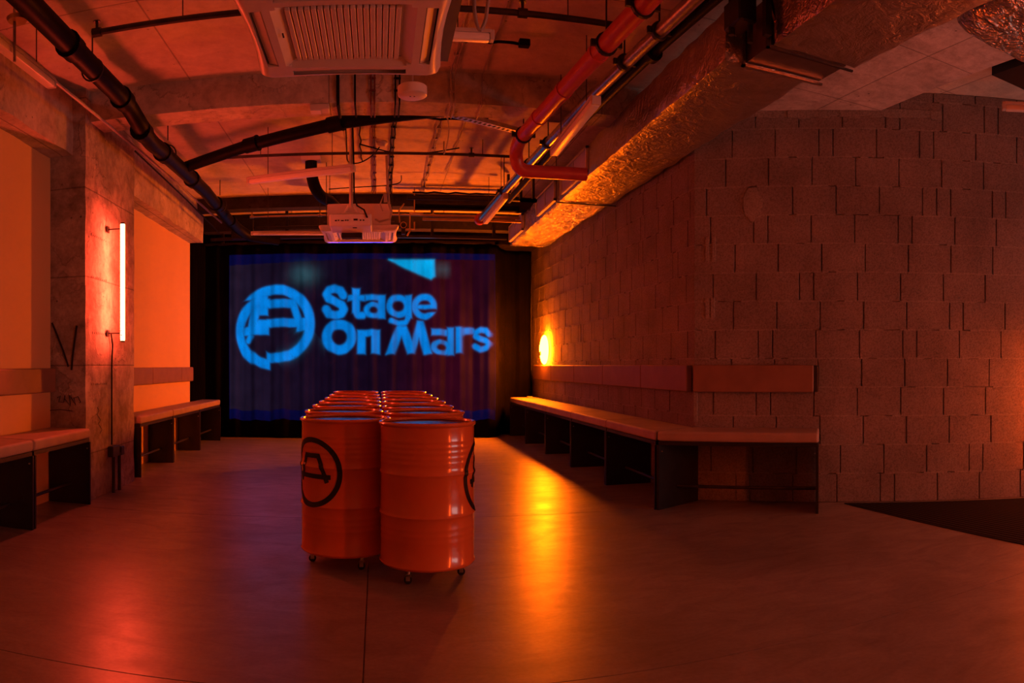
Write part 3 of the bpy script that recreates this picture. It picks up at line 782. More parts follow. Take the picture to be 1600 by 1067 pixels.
bm = box((1.062, .002, .97), (1.10, .05, 1.20), .006, 2); bmesh.ops.transform(bm, matrix=RB, verts=bm.verts); obj('end_board', bm, M['dark_steel'], t)
GL = 'backrest cushions in the left bays'
for (a, b, lb) in (((XL + .002, 3.5, .965), (XL + .062, 4.76, 1.175), 'brown backrest cushion in the near left bay, cut by the left frame edge'),
                   ((XL + .002, 4.77, .965), (XL + .062, 5.85, 1.175), 'brown backrest cushion in the near left bay, ending at the pillar'),
                   ((XL + .002, 7.40, .965), (XL + .062, 8.68, 1.175), 'brown backrest cushion in the far left bay, hidden mostly by the pillar'),
                   ((XL + .002, 8.69, .965), (XL + .062, 10.03, 1.175), 'brown backrest cushion in the far left bay, in its middle'),
                   ((XL + .002, 10.04, .965), (XL + .062, 10.70, 1.175), 'brown backrest cushion in the far left bay, beside the curtain')):
    solo('backrest_cushion', box(a, b, .014, 3), M['back'], lb, 'cushion', GL, 'w')
solo('floor_object', box((2.52, 12.0, SZ), (2.60, 12.16, SZ + .02), .004, 1), M['offwhite'], 'small pale box lying on the far end of the right bench', 'box').name = 'small_box'

# ------------------------------------------------------------------ ceiling cassette units
def cassette(cx, y0, z, label, drop_to=ZC):
    t = thing('ceiling_air_conditioner', label, 'air conditioner', (cx, y0 + .475, z), 0, 'ceiling cassette air conditioners')
    s = .47; cy = y0 + .475
    # decor panel: frame with a slot ring, concave flared rim
    bm = bmesh.new()
    def loopv(hs, zz, rad, bow=0.0, n=7):
        out = []
        for (sx, sy, a0) in ((1, 1, 0), (-1, 1, 90), (-1, -1, 180), (1, -1, 270)):
            for i in range(n + 1):
                a = math.radians(a0 + 90 * i / n)
                out.append(Vector(((hs - rad) * sx + rad * math.cos(a), (hs - rad) * sy + rad * math.sin(a), zz)))
            # bowed side
            nx = {0: (-1, 1), 90: (-1, -1), 180: (1, -1), 270: (1, 1)}[a0]
            p = out[-1]; q = Vector(((hs - rad) * nx[0] + rad * math.cos(a), (hs - rad) * nx[1] + rad * math.sin(a), zz)) if False else None
            for j in (1, 2, 3, 4, 5):
                f = j / 6
                if a0 == 0: e = Vector(((hs - rad) * (1 - 2 * f), hs, zz)); e.y -= bow * math.sin(PI * f)
                elif a0 == 90: e = Vector((-hs, (hs - rad) * (1 - 2 * f), zz)); e.x += bow * math.sin(PI * f)
                elif a0 == 180: e = Vector((-(hs - rad) * (1 - 2 * f), -hs, zz)); e.y += bow * math.sin(PI * f)
                else: e = Vector((hs, -(hs - rad) * (1 - 2 * f), zz)); e.x -= bow * math.sin(PI * f)
                out.append(e)
        return [Vector((p.x + cx, p.y + cy, p.z)) for p in out]
    loops = [loopv(.40, z + .07, .03), loopv(s, z + .062, .05, .022), loopv(s + .002, z + .05, .05, .022), loopv(s - .012, z + .018, .05, .020), loopv(s - .03, z + .006, .05, .016), loopv(.445 - .02, z, .05, .008), loopv(.405, z, .02)]
    rv = [[bm.verts.new(p) for p in lp] for lp in loops]
    for a, b in zip(rv, rv[1:]):
        for i in range(len(a)): bm.faces.new((a[i], a[(i + 1) % len(a)], b[(i + 1) % len(b)], b[i]))
    obj('decor_panel', bm, M['white'], t, True)
    # inner frame between slots and grille
    bm = bmesh.new()
    def ringbox(o0, o1, z0, z1):
        bx(bm, (cx - o1, cy - o1, z0), (cx - o0, cy + o1, z1)); bx(bm, (cx + o0, cy - o1, z0), (cx + o1, cy + o1, z1))
        bx(bm, (cx - o0, cy - o1, z0), (cx + o0, cy - o0, z1)); bx(bm, (cx - o0, cy + o0, z0), (cx + o0, cy + o1, z1))
    ringbox(.315, .352, z, z + .02)
    for sx in (-1, 1):
        for sy in (-1, 1): bx(bm, (cx + sx * .29, cy + sy * .29, z + .0004), (cx + sx * .408, cy + sy * .408, z + .02))
    obj('inner_frame', bm, M['white'], t)
    bm = bmesh.new(); bx(bm, (cx - .41, cy - .41, z + .035), (cx + .41, cy + .41, z + .05)); obj('slot_backing', bm, M['gap'], t)
    for k in range(4):
        R = Matrix.Translation((cx, cy, z)) @ Matrix.Rotation(k * PI / 2, 4, 'Z')
        bm = bmesh.new(); bx(bm, (-.285, -.024, -.003), (.285, .024, .003), R @ Matrix.Translation((0, .378, .012)) @ Matrix.Rotation(math.radians(16), 4, 'X'), .002, 1); obj('air_vane', bm, M['white'], t)
    # recessed grille
    bm = bmesh.new()
    o1, o0 = .315, .262
    a = [bm.verts.new((cx + x * o1, cy + y * o1, z)) for x, y in ((-1, -1), (1, -1), (1, 1), (-1, 1))]
    b = [bm.verts.new((cx + x * o0, cy + y * o0, z + .028)) for x, y in ((-1, -1), (1, -1), (1, 1), (-1, 1))]
    for i in range(4): bm.faces.new((a[i], a[(i + 1) % 4], b[(i + 1) % 4], b[i]))
    bx(bm, (cx - o0, cy - o0, z + .030), (cx + o0, cy + o0, z + .034))
    gr = obj('intake_grille', bm, M['white'], t)
    bm = bmesh.new(); n = 18
    for i in range(n):
        x0 = cx - o0 + .008 + i * (2 * o0 - .016) / n
        bx(bm, (x0, cy - o0 + .004, z + .012), (x0 + .0225, cy + o0 - .004, z + .030), None, .003, 1)
    obj('grille_bars', bm, M['white'], gr)
    bm = bmesh.new(); bx(bm, (cx - .29, cy - .07, z - .001), (cx - .283, cy - .03, z + .004)); obj('badge', bm, M['gap'], t)
    obj('unit_body', box((cx - .375, cy - .375, z + .07), (cx + .375, cy + .375, z + .33), .012, 1), M['offwhite'], t)
    for sx in (-1, 1):
        for sy in (-1, 1):
            bm = bmesh.new(); xx, yy = cx + sx * .39, cy + sy * .3
            bx(bm, (xx - .03, yy - .02, z + .13), (xx + .03, yy + .02, z + .14)); tube(bm, [(xx, yy, z + .1), (xx, yy, ZC)], .005, 6)
            obj('hanger_rod', bm, M['dark_steel'], t)
    return t
cassette(-.145, 2.89, 2.71, 'large white ceiling air conditioner with striped grille near the viewer')
cassette(-.22, 8.50, 2.78, 'smaller-looking white ceiling air conditioner far back behind the projector')
bm = bmesh.new(); bx(bm, (.36, 3.55, 3.02), (.42, 4.35, 3.12)); tube(bm, [(.39, 3.6, 3.1), (.39, 3.6, ZC)], .006, 6); tube(bm, [(.39, 4.3, 3.1), (.39, 4.3, ZC)], .006, 6); t = solo('hanging_bracket', bm, M['black'], 'black channel bracket beside the near air conditioner', 'bracket')
# smoke detector
t = thing('smoke_detector', 'white round detector hanging under the ceiling behind the near air conditioner', 'detector', (.235, 4.93, 3.02))
bm = bmesh.new(); lathe(bm, [(0, 0), (.088, 0), (.098, .006), (.1, .016), (.1, .06), (.094, .066), (0, .066)], 40, (.235, 4.93, 3.02)); obj('housing', bm, M['white'], t, True)
bm = bmesh.new()
for s_ in (-1, 1): lathe(bm, [(0, -.002), (.006, -.002), (.006, .004)], 10, (.235 + s_ * .014, 4.93, 3.02))
obj('indicator', bm, M['gap'], t)
obj('hanger', tb([(.235, 4.93, 3.08), (.235, 4.93, ZC)], .006, 8), M['cable'], t)

# ------------------------------------------------------------------ ceiling light fixtures (unlit)
def fixture(p, q, label, rods=True, wd=.07, mat='diffuser', h=.07):
    p, q = Vector(p), Vector(q); c = (p + q) / 2
    t = thing('strip_light', label, 'light fixture', tuple(c), 0, 'unlit ceiling strip lights')
    d = (q - p); ln = d.length; d.normalize(); s_ = Vector((-d.y, d.x, 0)).normalized(); u = d.cross(s_)
    if u.z < 0: u = -u
    R = Matrix(((d.x, s_.x, u.x, c.x), (d.y, s_.y, u.y, c.y), (d.z, s_.z, u.z, c.z), (0, 0, 0, 1)))
    def fb(a, b, bev):
        bm = box(a, b, bev, 2); bmesh.ops.transform(bm, matrix=R, verts=bm.verts); return bm
    obj('diffuser', fb((-ln / 2 + .03, -wd / 2, -h / 2), (ln / 2 - .03, wd / 2, h * .15), .010), M[mat], t, True)
    obj('housing', fb((-ln / 2 + .02, -wd * .55, h * .15), (ln / 2 - .02, wd * .55, h * .5), .004), M['offwhite'], t)
    for e in (-1, 1): obj('end_cap', fb((e * ln / 2, -wd * .5, -h * .45), (e * (ln / 2 - .03), wd * .5, h * .48), .006), M['offwhite'], t)
    if rods:
        for f in (.2, .8):
            a = p.lerp(q, f) + Vector((0, 0, h * .6)); obj('hanger_rod', tb([a, (a.x, a.y, ZC)], .004, 6), M['dark_steel'], t)
    return t
fixture((-2.25, 3.44, 3.21), (-2.25, 4.71, 3.21), 'strip light hung above the near left lintel, running out of frame')
fixture((-1.33, 7.40, 3.10), (-.22, 7.02, 3.10), 'strip light hanging obliquely left of the projector pole')
fixture((-1.72, 9.80, 3.00), (-.55, 9.92, 3.00), 'strip light hanging low before the curtain, left of the far air conditioner', wd=.06, h=.05)
fixture((-.42, 4.63, 3.30), (.74, 4.60, 3.30), 'strip light partly hidden behind the near air conditioner', wd=.06)
fixture((1.51, 4.88, 3.06), (1.51, 6.13, 3.04), 'strip light slung under the pipes beside the wrapped duct', wd=.07)
fixture((1.43, 8.05, 3.10), (1.42, 9.55, 3.10), 'strip light slung farther back beneath the grey pipe end', wd=.06)
fixture((4.55, 3.95, 3.34), (5.6, 3.0, 3.34), 'strip light at the top right above the angled block wall', wd=.06)

# ------------------------------------------------------------------ pipes
def collar(bm, p, d, r, ln):
    d = Vector(d).normalized(); p = Vector(p); tube(bm, [p - d * ln / 2, p + d * ln / 2], r, 16)
t = thing('drain_pipe', 'thick black drain pipe running along the left side under the ceiling', 'pipe', (-2.05, 7, 3.3))
pp = [(-2.02, 2.4, 3.40), (-2.03, 5.0, 3.37), (-2.03, 5.62, 3.37)] + arc((-2.03, 5.62, 3.37), (-2.04, 5.75, 3.37), (-2.0, 5.92, 3.26), 5)[1:] + arc((-2.0, 5.92, 3.26), (-2.02, 6.25, 3.20), (-2.03, 6.5, 3.24), 5)[1:] + [(-2.05, 8.5, 3.29), (-2.09, 10.2, 3.25)]
obj('pipe_run', tb(pp, .075, 18), M['black_pipe'], t, True)
for (x_, y_, z_) in ((-2.03, 4.55, 3.375), (-2.035, 5.6, 3.37), (-2.01, 6.02, 3.235), (-2.035, 6.75, 3.247), (-2.045, 7.9, 3.275), (-2.06, 9.2, 3.28)):
    bm = bmesh.new(); collar(bm, (x_, y_, z_), (0, 1, 0), .088, .12); collar(bm, (x_, y_ - .06, z_), (0, 1, 0), .094, .018); obj('coupling', bm, M['black_pipe'], t, True)
for (y_) in (4.95, 6.9, 9.3):
    bm = bmesh.new(); tube(bm, [(-2.04, y_, 3.42), (-2.04, y_, ZC)], .006, 6); tube(bm, [(-2.04 + .083 * math.cos(a), y_, (3.29 if y_ > 6 else 3.37) + .083 * math.sin(a)) for a in [2 * PI * i / 20 for i in range(21)]], .007, 6); obj('pipe_clamp', bm, M['dark_steel'], t)
bp = [(-2.03, 7.48, 3.28)] + [(-1.98, 7.44, 3.30), (-1.26, 7.08, 3.37), (-.34, 6.75, 3.45), (.46, 6.66, 3.52), (.6, 6.62, 3.53)]
br = obj('branch_pipe', tb(bp, [.060] * 6, 14), M['black_pipe'], t, True)
for f in ((-1.24, 7.075, 3.372), (-.40, 6.77, 3.444)):
    bm = bmesh.new(); collar(bm, f, (.94, -.36, .08), .072, .13); collar(bm, (f[0] + .07, f[1] - .03, f[2] + .006), (.94, -.36, .08), .078, .016); obj('branch_coupling', bm, M['black_pipe'], br, True)
bm = bmesh.new(); tube(bm, [(-2.06, 10.1, 3.25)] + arc((-2.06, 10.2, 3.25), (-2.08, 10.6, 3.22), (-1.9, 10.8, 3.14), 6) + [(-1.5, 11.0, 3.10)], .075, 14); obj('lower_run', bm, M['black_pipe'], t, True)

bm = bmesh.new(); tube(bm, [(-2.25, 4.75, 3.246), (-2.25, 6.98, 3.265), (-2.28, 10.5, 3.302)], .013, 8)
solo('conduit', bm, M['cable'], 'thin steel conduit along the top of the left pillar and lintel', 'pipe', smooth=True)
bm = bmesh.new(); tube(bm, [(-2.26, 6.55, 3.235), (-2.308, 8.74, 3.22), (-2.375, 10.83, 3.20)], .009, 8)
solo('cable', bm, M['black_pipe'], 'black cable sagging below the conduit over the far left bay', 'cable', smooth=True)
t = thing('threaded_rod', 'threaded rod with a round fitting at the top left, beside the drain pipe', 'fitting', (-2.12, 4.42, 3.1))
obj('rod', tb([(-2.2, 4.05, 3.12), (-2.2, 4.05, 3.62)], .010, 8), M['steel'], t)
bm = bmesh.new(); lathe(bm, [(0, 0), (.06, 0), (.07, .02), (.05, .035), (0, .035)], 20, (-2.18, 4.05, 3.37)); obj('fitting_disc', bm, M['brass'], t, True)

# sprinkler lines crossing the bays
def sprinkler_line(y, x0, x1, z, label, heads, mat='steel', r=.014):
    t = thing('sprinkler_pipe', label, 'pipe', (0, y, z), 0, 'thin sprinkler pipes crossing under the ceiling')
    obj('pipe_run', tb([(x0, y, z), (x1, y, z)], r, 8), M[mat], t, True)
    for hx_ in heads:
        bm = bmesh.new(); tube(bm, [(hx_, y, z), (hx_, y, z + .07)], .010, 8); lathe(bm, [(0, .07), (.025, .07), (.025, .075), (0, .075)], 12, (hx_, y, z)); tube(bm, [(hx_ - .03, y, z), (hx_ + .03, y, z)], r * 1.5, 8); obj('sprinkler_head', bm, M[mat], t)
    for hx_ in (x0 + .6, (x0 + x1) / 2 + .3, x1 - .4):
        obj('hanger_rod', tb([(hx_, y, z), (hx_, y, ZC)], .004, 6), M['dark_steel'], t)
    return t
sprinkler_line(4.57, -1.85, 1.62, 3.45, 'thin sprinkler pipe crossing before the concrete beam', (-1.85, .92), 'dark_steel', .021)
sprinkler_line(7.73, -1.85, 1.52, 3.45, 'thin sprinkler pipe crossing behind the projector pole', (1.0,), 'dark_steel', .016)
sprinkler_line(10.75, -1.87, 1.38, 3.42, 'brass-coloured sprinkler pipe under the dark beams near the curtain', (-1.87, -.85, .82), 'brass')
for (y, x0, x1, z, lb) in ((6.95, -.2, 1.0, 3.56, 'black conduit crossing left to right behind the concrete beam'), (9.35, .45, 1.55, 3.42, 'dark conduit crossing beside the far air conditioner'), (5.25, .35, 1.05, 3.56, 'black cable crossing the ceiling just before the concrete beam')):
    bm = bmesh.new(); n = 12
    tube(bm, [(x0 + (x1 - x0) * i / n, y + .02 * math.sin(i * 1.7), z + .006 * math.sin(i * 2.3)) for i in range(n + 1)], .011, 8)
    bx(bm, (x1 - .02, y - .03, z - .02), (x1 + .06, y + .03, z + .03), None, .004, 1)
    solo('conduit', bm, M['black_pipe'], lb, 'cable', 'dark conduits on the ceiling')

# red main with elbow
t = thing('red_pipe', 'thick red painted pipe on the ceiling bending towards the duct', 'pipe', (1.48, 5.4, 3.4))
rp = [(1.60, 2.42, 3.30), (1.488, 3.91, 3.265), (1.265, 6.31, 3.218)]
obj('pipe_run', tb(rp, .062, 18), M['red_pipe'], t, True)
obj('elbow', tb(arc((1.268, 6.28, 3.22), (1.255, 6.60, 3.215), (1.278, 6.636, 3.118), 6) + arc((1.278, 6.636, 3.118), (1.288, 6.674, 3.014), (1.41, 6.674, 3.014), 6)[1:] + [(1.96, 6.674, 3.02)], .062, 18), M['red_pipe'], t, True)
for f in (.28, .55, .8):
    a = Vector(rp[1]).lerp(Vector(rp[2]), f); bm = bmesh.new(); collar(bm, a, (-.09, 1, -.02), .069, .05); obj('coupling', bm, M['red_pipe'], t, True)
for f in (.0, .22, .98):
    a = Vector(rp[1]).lerp(Vector(rp[2]), f)
    bm = bmesh.new(); collar(bm, a, (-.09, 1, -.02), .076, .022); bx(bm, (a.x - .105, a.y - .012, a.z - .02), (a.x - .07, a.y + .012, a.z + .02)); bx(bm, (a.x + .07, a.y - .012, a.z - .02), (a.x + .105, a.y + .012, a.z + .02)); tube(bm, [(a.x, a.y, a.z), (a.x, a.y, ZC)], .006, 6); obj('pipe_clamp', bm, M['black'], t)
# grey pipe
t = thing('grey_pipe', 'long grey steel pipe with blue sheen running beside the red pipe', 'pipe', (1.7, 6.5, 3.35))
gp = [(1.824, 2.44, 3.296), (1.72, 3.95, 3.268), (1.617, 5.45, 3.268), (1.56, 6.49, 3.249), (1.476, 8.18, 3.23), (1.41, 9.96, 3.221)]
obj('pipe_run', tb(gp, .043, 18), M['steel'], t, True)
for (x_, y_, z_) in ((1.701, 4.183, 3.268), (1.654, 4.7, 3.268), (1.556, 6.533, 3.249), (1.523, 7.238, 3.24), (1.466, 8.366, 3.23)):
    bm = bmesh.new(); collar(bm, (x_, y_, z_), (-.06, 1, 0), .058, .03); bx(bm, (x_ - .08, y_ - .01, z_ - .02), (x_ - .05, y_ + .01, z_ + .02)); bx(bm, (x_ + .05, y_ - .01, z_ - .02), (x_ + .08, y_ + .01, z_ + .02)); tube(bm, [(x_, y_, z_), (x_, y_, ZC)], .006, 6); obj('pipe_clamp', bm, M['black'], t)
bm = bmesh.new(); collar(bm, (1.409, 9.98, 3.221), (0, 1, 0), .075, .1); obj('end_flange', bm, M['red_pipe'], t, True)
# black pipe behind
bm = bmesh.new(); tube(bm, [(1.944, 2.34, 3.288), (1.782, 4.5, 3.27), (1.674, 6.3, 3.252), (1.60, 8.82, 3.225)], .036, 12)
for y_ in (3.2, 4.5, 6.3): collar(bm, (1.782 - (y_ - 4.5) * .06, y_, 3.27 - (y_ - 4.5) * .01), (-.06, 1, 0), .06, .06)
solo('black_pipe', bm, M['black_pipe'], 'black pipe squeezed between the grey pipe and the wrapped duct', 'pipe', smooth=True)
# perforated cable tray
t = thing('cable_tray', 'slotted metal cable tray with blue sheen behind the concrete beam', 'cable tray', (1.0, 6.62, 3.4))
a, b = Vector((.66, 6.46, 3.42)), Vector((1.36, 6.80, 3.40)); d = (b - a).normalized(); s_ = Vector((-d.y, d.x, 0))
R = Matrix(((d.x, s_.x, 0, a.x), (d.y, s_.y, 0, a.y), (d.z, s_.z, 1, a.z), (0, 0, 0, 1))); ln = (b - a).length
bm = bmesh.new(); bx(bm, (0, -.035, 0), (ln, .035, .004), R); bx(bm, (0, -.038, 0), (ln, -.034, .04), R); bx(bm, (0, .034, 0), (ln, .038, .04), R); obj('tray', bm, M['steel'], t)
bm = bmesh.new()
for i in range(14): bx(bm, (.03 + i * ln / 15, -.02, -.0015), (.055 + i * ln / 15, .02, .0), R)
obj('slots', bm, M['gap'], t)
obj('hanger_rod', tb([(1.0, 6.63, 3.42), (1.0, 6.63, ZC)], .005, 6), M['dark_steel'], t)

# cable runs along the ceiling, stepping over the beam
def cable_run(x, mat, r, label, pair=0.0, y1=10.2, wob=.006, name='ceiling_cable'):
    bm = bmesh.new(); random.seed(int(x * 1000))
    for k in ((0,) if not pair else (0, 1)):
        xo = x + k * pair
        pts = [(xo, 4.75, ZC - .015)]
        y = 4.9
        while y < 5.9: pts.append((xo + random.uniform(-wob, wob), y, ZC - .015)); y += .18
        pts += [(xo, 5.955, ZC - .03), (xo, 5.965, 3.40), (xo, 5.99, 3.345), (xo, 6.30, 3.345), (xo, 6.325, 3.38), (xo, 6.34, ZC - .04), (xo, 6.42, ZC - .016)]
        y = 6.6
        while y < y1: pts.append((xo + random.uniform(-wob, wob) * 2, y, ZC - .016)); y += .2
        tube(bm, pts, r, 6)
    if pair:
        yy = 4.9
        while yy < y1 - .2:
            if not 5.85 < yy < 6.4: bx(bm, (x - .01, yy, ZC - .022), (x + pair + .01, yy + .015, ZC - .005))
            yy += .35
        for zz in (3.44, 3.54): bx(bm, (x - .01, 5.955, zz), (x + pair + .01, 5.968, zz + .015))
    return solo(name, bm, M[mat], label, 'cable', 'cables running along the ceiling', True)
cable_run(-.325, 'black_pipe', .014, 'thick black cable over the beam left of the projector pole', y1=7.3)
cable_run(-.185, 'black_pipe', .008, 'thin black cable over the beam right of the projector pole', y1=8.6)
cable_run(-.055, 'dark_red', .007, 'pair of reddish conduits over the beam below the near air conditioner', .03)
cable_run(.145, 'black_pipe', .007, 'pair of dark clipped conduits over the beam beside the detector', .035)
cable_run(.60, 'cable', .006, 'pair of grey clipped conduits over the beam right of the detector', .035)
cable_run(.86, 'cable', .006, 'single grey conduit over the beam towards the red pipe', 0, 9.0)
# hanging cables by the projector
bm = bmesh.new(); tube(bm, [(-.245, 7.17, ZC - .02), (-.235, 7.17, 3.2), (-.23, 7.16, 2.85), (-.20, 7.12, 2.76), (-.13, 7.03, 2.70), (-.10, 7.0, 2.62)], .008, 8)
solo('power_cable', bm, M['black_pipe'], 'black cable hanging beside the projector pole into its sockets', 'cable', smooth=True)
bm = bmesh.new(); tube(bm, [(.10, 8.35, 3.60), (.115, 8.36, 3.3), (.13, 8.36, 3.05), (.16, 8.36, 2.96), (.14, 8.37, 2.88), (.02, 8.42, 2.86), (-.02, 8.5, 2.9)], .014, 8)
tube(bm, [(.13, 8.36, 3.05), (.07, 8.36, 3.16), (.03, 8.36, 3.05), (.06, 8.38, 2.97)], .008, 8); bx(bm, (.07, 8.33, 3.07), (.11, 8.37, 3.16))
solo('drain_hose', bm, M['cable'], 'grey hose with loop feeding the far air conditioner', 'hose', smooth=True)
bm = bmesh.new(); tube(bm, [(.5, 3.75, 3.3), (.50, 3.75, 3.12)] + arc((.50, 3.75, 3.05), (.52, 3.75, 2.86), (.56, 3.75, 3.0), 8) + [(.60, 3.75, 3.3), (.6, 3.75, ZC)], .010, 8)
solo('cable_loop', bm, M['cable'], 'grey cable loop hanging beside the near air conditioner at the top', 'cable', smooth=True)
# black duct drop and round box under ceiling
bm = bmesh.new(); bx(bm, (-.88, 8.35, 3.565), (-.66, 8.5, 3.62)); 
t = thing('black_flex_duct', 'black curved duct dropping from the ceiling left of the far air conditioner', 'duct', (-.78, 8.9, 3.2))
obj('collar', bm, M['white'], t)
obj('duct_hose', tb([(-.77, 8.43, 3.58)] + arc((-.77, 8.43, 3.5), (-.77, 8.6, 3.2), (-.6, 9.1, 3.26), 8) + [(-.5, 10.0, 3.30)], .07, 14), M['black_pipe'], t, True)
t = thing('junction_box', 'small white junction box on the beam above the strip light', 'box', (-.5, 6.1, 3.3))
obj('box_body', box((-.56, 5.99, 3.31), (-.40, 6.1, 3.36), .006, 1), M['offwhite'], t)
obj('lid', box((-.555, 5.995, 3.302), (-.47, 6.09, 3.31)), M['white'], t)
t = thing('round_ceiling_sensor', 'small round sensor on the ceiling above the far air conditioner', 'sensor', (.05, 8.0, 3.55))
bm = bmesh.new(); lathe(bm, [(0, 0), (.03, .0), (.06, .03), (.06, .05), (0, .05)], 20, (.05, 7.9, 3.57)); obj('housing', bm, M['offwhite'], t, True)

# loose wires slung across the far bay
for pts, m_, lb in (([(-.2, 7.9, 3.60), (.2, 7.95, 3.50), (.55, 8.0, 3.53), (.9, 8.0, 3.60)], 'black_pipe', 'sagging black wire behind the thin sprinkler pipe'),
                    ([(.62, 6.7, 3.60), (.72, 7.2, 3.52), (.70, 7.75, 3.40), (.71, 7.78, 3.60)], 'cable', 'grey wire dropping from the clipped conduits to the sprinkler pipe'),
                    ([(-.32, 7.3, 3.60), (-.32, 7.6, 3.45), (-.34, 8.0, 3.42), (-.2, 8.1, 3.44), (-.05, 8.0, 3.50), (.02, 7.92, 3.57)], 'black_pipe', 'curled black wire leading to the round ceiling sensor'),
                    ([(.3, 9.2, 3.60), (.3, 9.22, 3.48), (-.3, 9.25, 3.46), (-.62, 9.25, 3.44)], 'black_pipe', 'thin black conduit bending down left of the far air conditioner')):
    bm = bmesh.new(); P_ = [Vector(p) for p in pts]; Q_ = [P_[0]]
    for a, b, c_ in zip(P_, P_[1:], P_[2:]): Q_ += arc((a + b) / 2, b, (b + c_) / 2, 5)
    tube(bm, Q_ + [P_[-1]], .007, 6); solo('loose_wire', bm, M[m_], lb, 'cable', 'loose wires in the far bay', True)
# steel work and pipes over the curtain
for (x0, x1, y, z, r, m_, lb) in ((-2.0, -.6, 11.1, 3.32, .02, 'black', 'black steel pipe above the curtain at the left'), (.50, 1.98, 10.1, 3.40, .05, 'black_pipe', 'thick black pipe under the beam right of the far air conditioner'),
                                  (.62, 1.98, 10.05, 3.27, .02, 'brass', 'upper brass pipe right of the far air conditioner'), (.62, 2.0, 10.05, 3.22, .02, 'brass', 'lower brass pipe right of the far air conditioner'), (.40, 1.6, 9.9, 3.48, .03, 'black', 'black rail under the ceiling right of the far air conditioner')):
    bm = tb([(x0, y, z), (x1, y, z)], r, 12); solo('horizontal_pipe', bm, M[m_], lb, 'pipe', smooth=True)
t = thing('valve_assembly', 'cluster of brass valves and pipes right of the far air conditioner', 'valve', (.42, 9.9, 3.0))
bm = bmesh.new(); tube(bm, [(.50, 9.9, 3.27), (.50, 9.9, ZC)], .008, 6); tube(bm, [(.62, 9.9, 3.27), (.44, 9.9, 3.27), (.44, 9.9, 3.03), (.40, 9.9, 2.96)], .012, 8); tube(bm, [(.36, 9.9, 3.05), (.5, 9.9, 3.05), (.5, 9.9, 3.15)], .012, 8); obj('valve_pipe', bm, M['brass'], t, True)
bm = bmesh.new(); collar(bm, (.35, 9.9, 3.10), (1, 0, 0), .035, .1); collar(bm, (.35, 9.9, 3.02), (0, 0, 1), .03, .08); obj('valve_body', bm, M['black'], t, True)
bm = bmesh.new(); tube(bm, [(.35 + .04 * math.cos(a), 9.86, 3.10 + .04 * math.sin(a)) for a in [2 * PI * i / 16 for i in range(17)]], .006, 6); obj('hand_wheel', bm, M['brass'], t, True)
bm = bmesh.new(); tube(bm, [(.30, 9.9, 3.14), (.29, 9.9, 3.3), (.36, 9.9, 3.4)], .009, 8); obj('hose', bm, M['brass'], t, True)
for (x, y, z0, lb) in ((-2.52, 11.7, 3.2, 'black drop post above the curtain, leftmost'), (-1.40, 11.2, 3.2, 'black drop post left of the far air conditioner'), (-.25, 11.2, 3.2, 'black drop post behind the far air conditioner'), (.84, 11.2, 3.2, 'black drop post right of the far air conditioner'), (1.8, 11.2, 3.2, 'black drop post near the duct end')):
    bm = bmesh.new(); bx(bm, (x - .022, y - .022, z0), (x + .022, y + .022, ZC - .01)); bx(bm, (x - .05, y - .05, ZC - .012), (x + .05, y + .05, ZC))
    solo('drop_post', bm, M['black'], lb, 'post', 'black posts above the curtain')
bm = bmesh.new()
bx(bm, (-2.6, 11.16, 3.16), (2.0, 11.24, 3.198)); solo('curtain_truss', bm, M['black'], 'black horizontal rail carried by the drop posts above the curtain', 'rail')
for (x, z, lb) in ((-2.25, 3.16, 'dark box in the corner above the curtain, left'), ):
    solo('junction_box', box((x, 11.05, z), (x + .35, 11.14, z + .3), .01, 1), M['black'], lb, 'box')
# stacked dark frames beside the duct
bm = bmesh.new()
for i, x in enumerate((1.62, 1.78, 1.94)):
    bx(bm, (x, 9.0, 3.30), (x + .03, 9.06, 3.60)); bx(bm, (x, 9.0, 3.27), (2.0, 9.06, 3.30))
solo('support_frame', bm, M['black'], 'black nested support frames between the grey pipe and the duct', 'frame')

# ------------------------------------------------------------------ wrapped duct
def foil_box(a, b, seed=0, step=.05, amt=.010, rnd=.02, pinch=None):
    bm = bmesh.new(); bx(bm, a, b)
    n = [max(1, int(abs(b[i] - a[i]) / step)) for i in range(3)]
    for ax in range(3):
        for k_ in range(1, n[ax]):
            t_ = a[ax] + (b[ax] - a[ax]) * k_ / n[ax]
            no = [0, 0, 0]; no[ax] = 1; co_ = [0, 0, 0]; co_[ax] = t_
            bmesh.ops.bisect_plane(bm, geom=bm.verts[:] + bm.edges[:] + bm.faces[:], plane_co=co_, plane_no=no)
    c_ = [(a[i] + b[i]) / 2 for i in range(3)]
    for v in bm.verts:
        p = v.co.copy()
        edge = [i for i in range(3) if min(abs(p[i] - a[i]), abs(p[i] - b[i])) < 1e-5]
        d = noise.noise_vector(p * 6.0 + Vector((seed, 3, 1))) + noise.noise_vector(p * 15.0 + Vector((seed, 0, 0))) * .6
        v.co = p + d * amt
        if len(edge) >= 2:
            for i in edge: v.co[i] += (-1 if p[i] > c_[i] else 1) * rnd * (0.6 + .5 * noise.noise(p * 5))
    return bm
dt = thing('wrapped_duct', 'long foil-wrapped rectangular duct along the right wall under the ceiling', 'duct', (2.35, 7.5, 3.07))
obj('duct_run', foil_box((2.05, 3.98, 3.07), (2.70, 8.12, 3.40), 1, .055, .006), M['foil_smooth'], dt, True)
obj('end_run', foil_box((2.08, 8.12, 3.09), (2.70, 11.40, 3.39), 4, .055, .010), M['foil'], dt, True)
obj('connector', box((2.20, 3.68, 3.085), (2.75, 3.98, 3.38)), M['bare_duct'], dt)
obj('near_run', foil_box((2.20, 2.2, 3.07), (2.82, 3.68, 3.40), 7, .055, .006), M['foil_smooth'], dt, True)
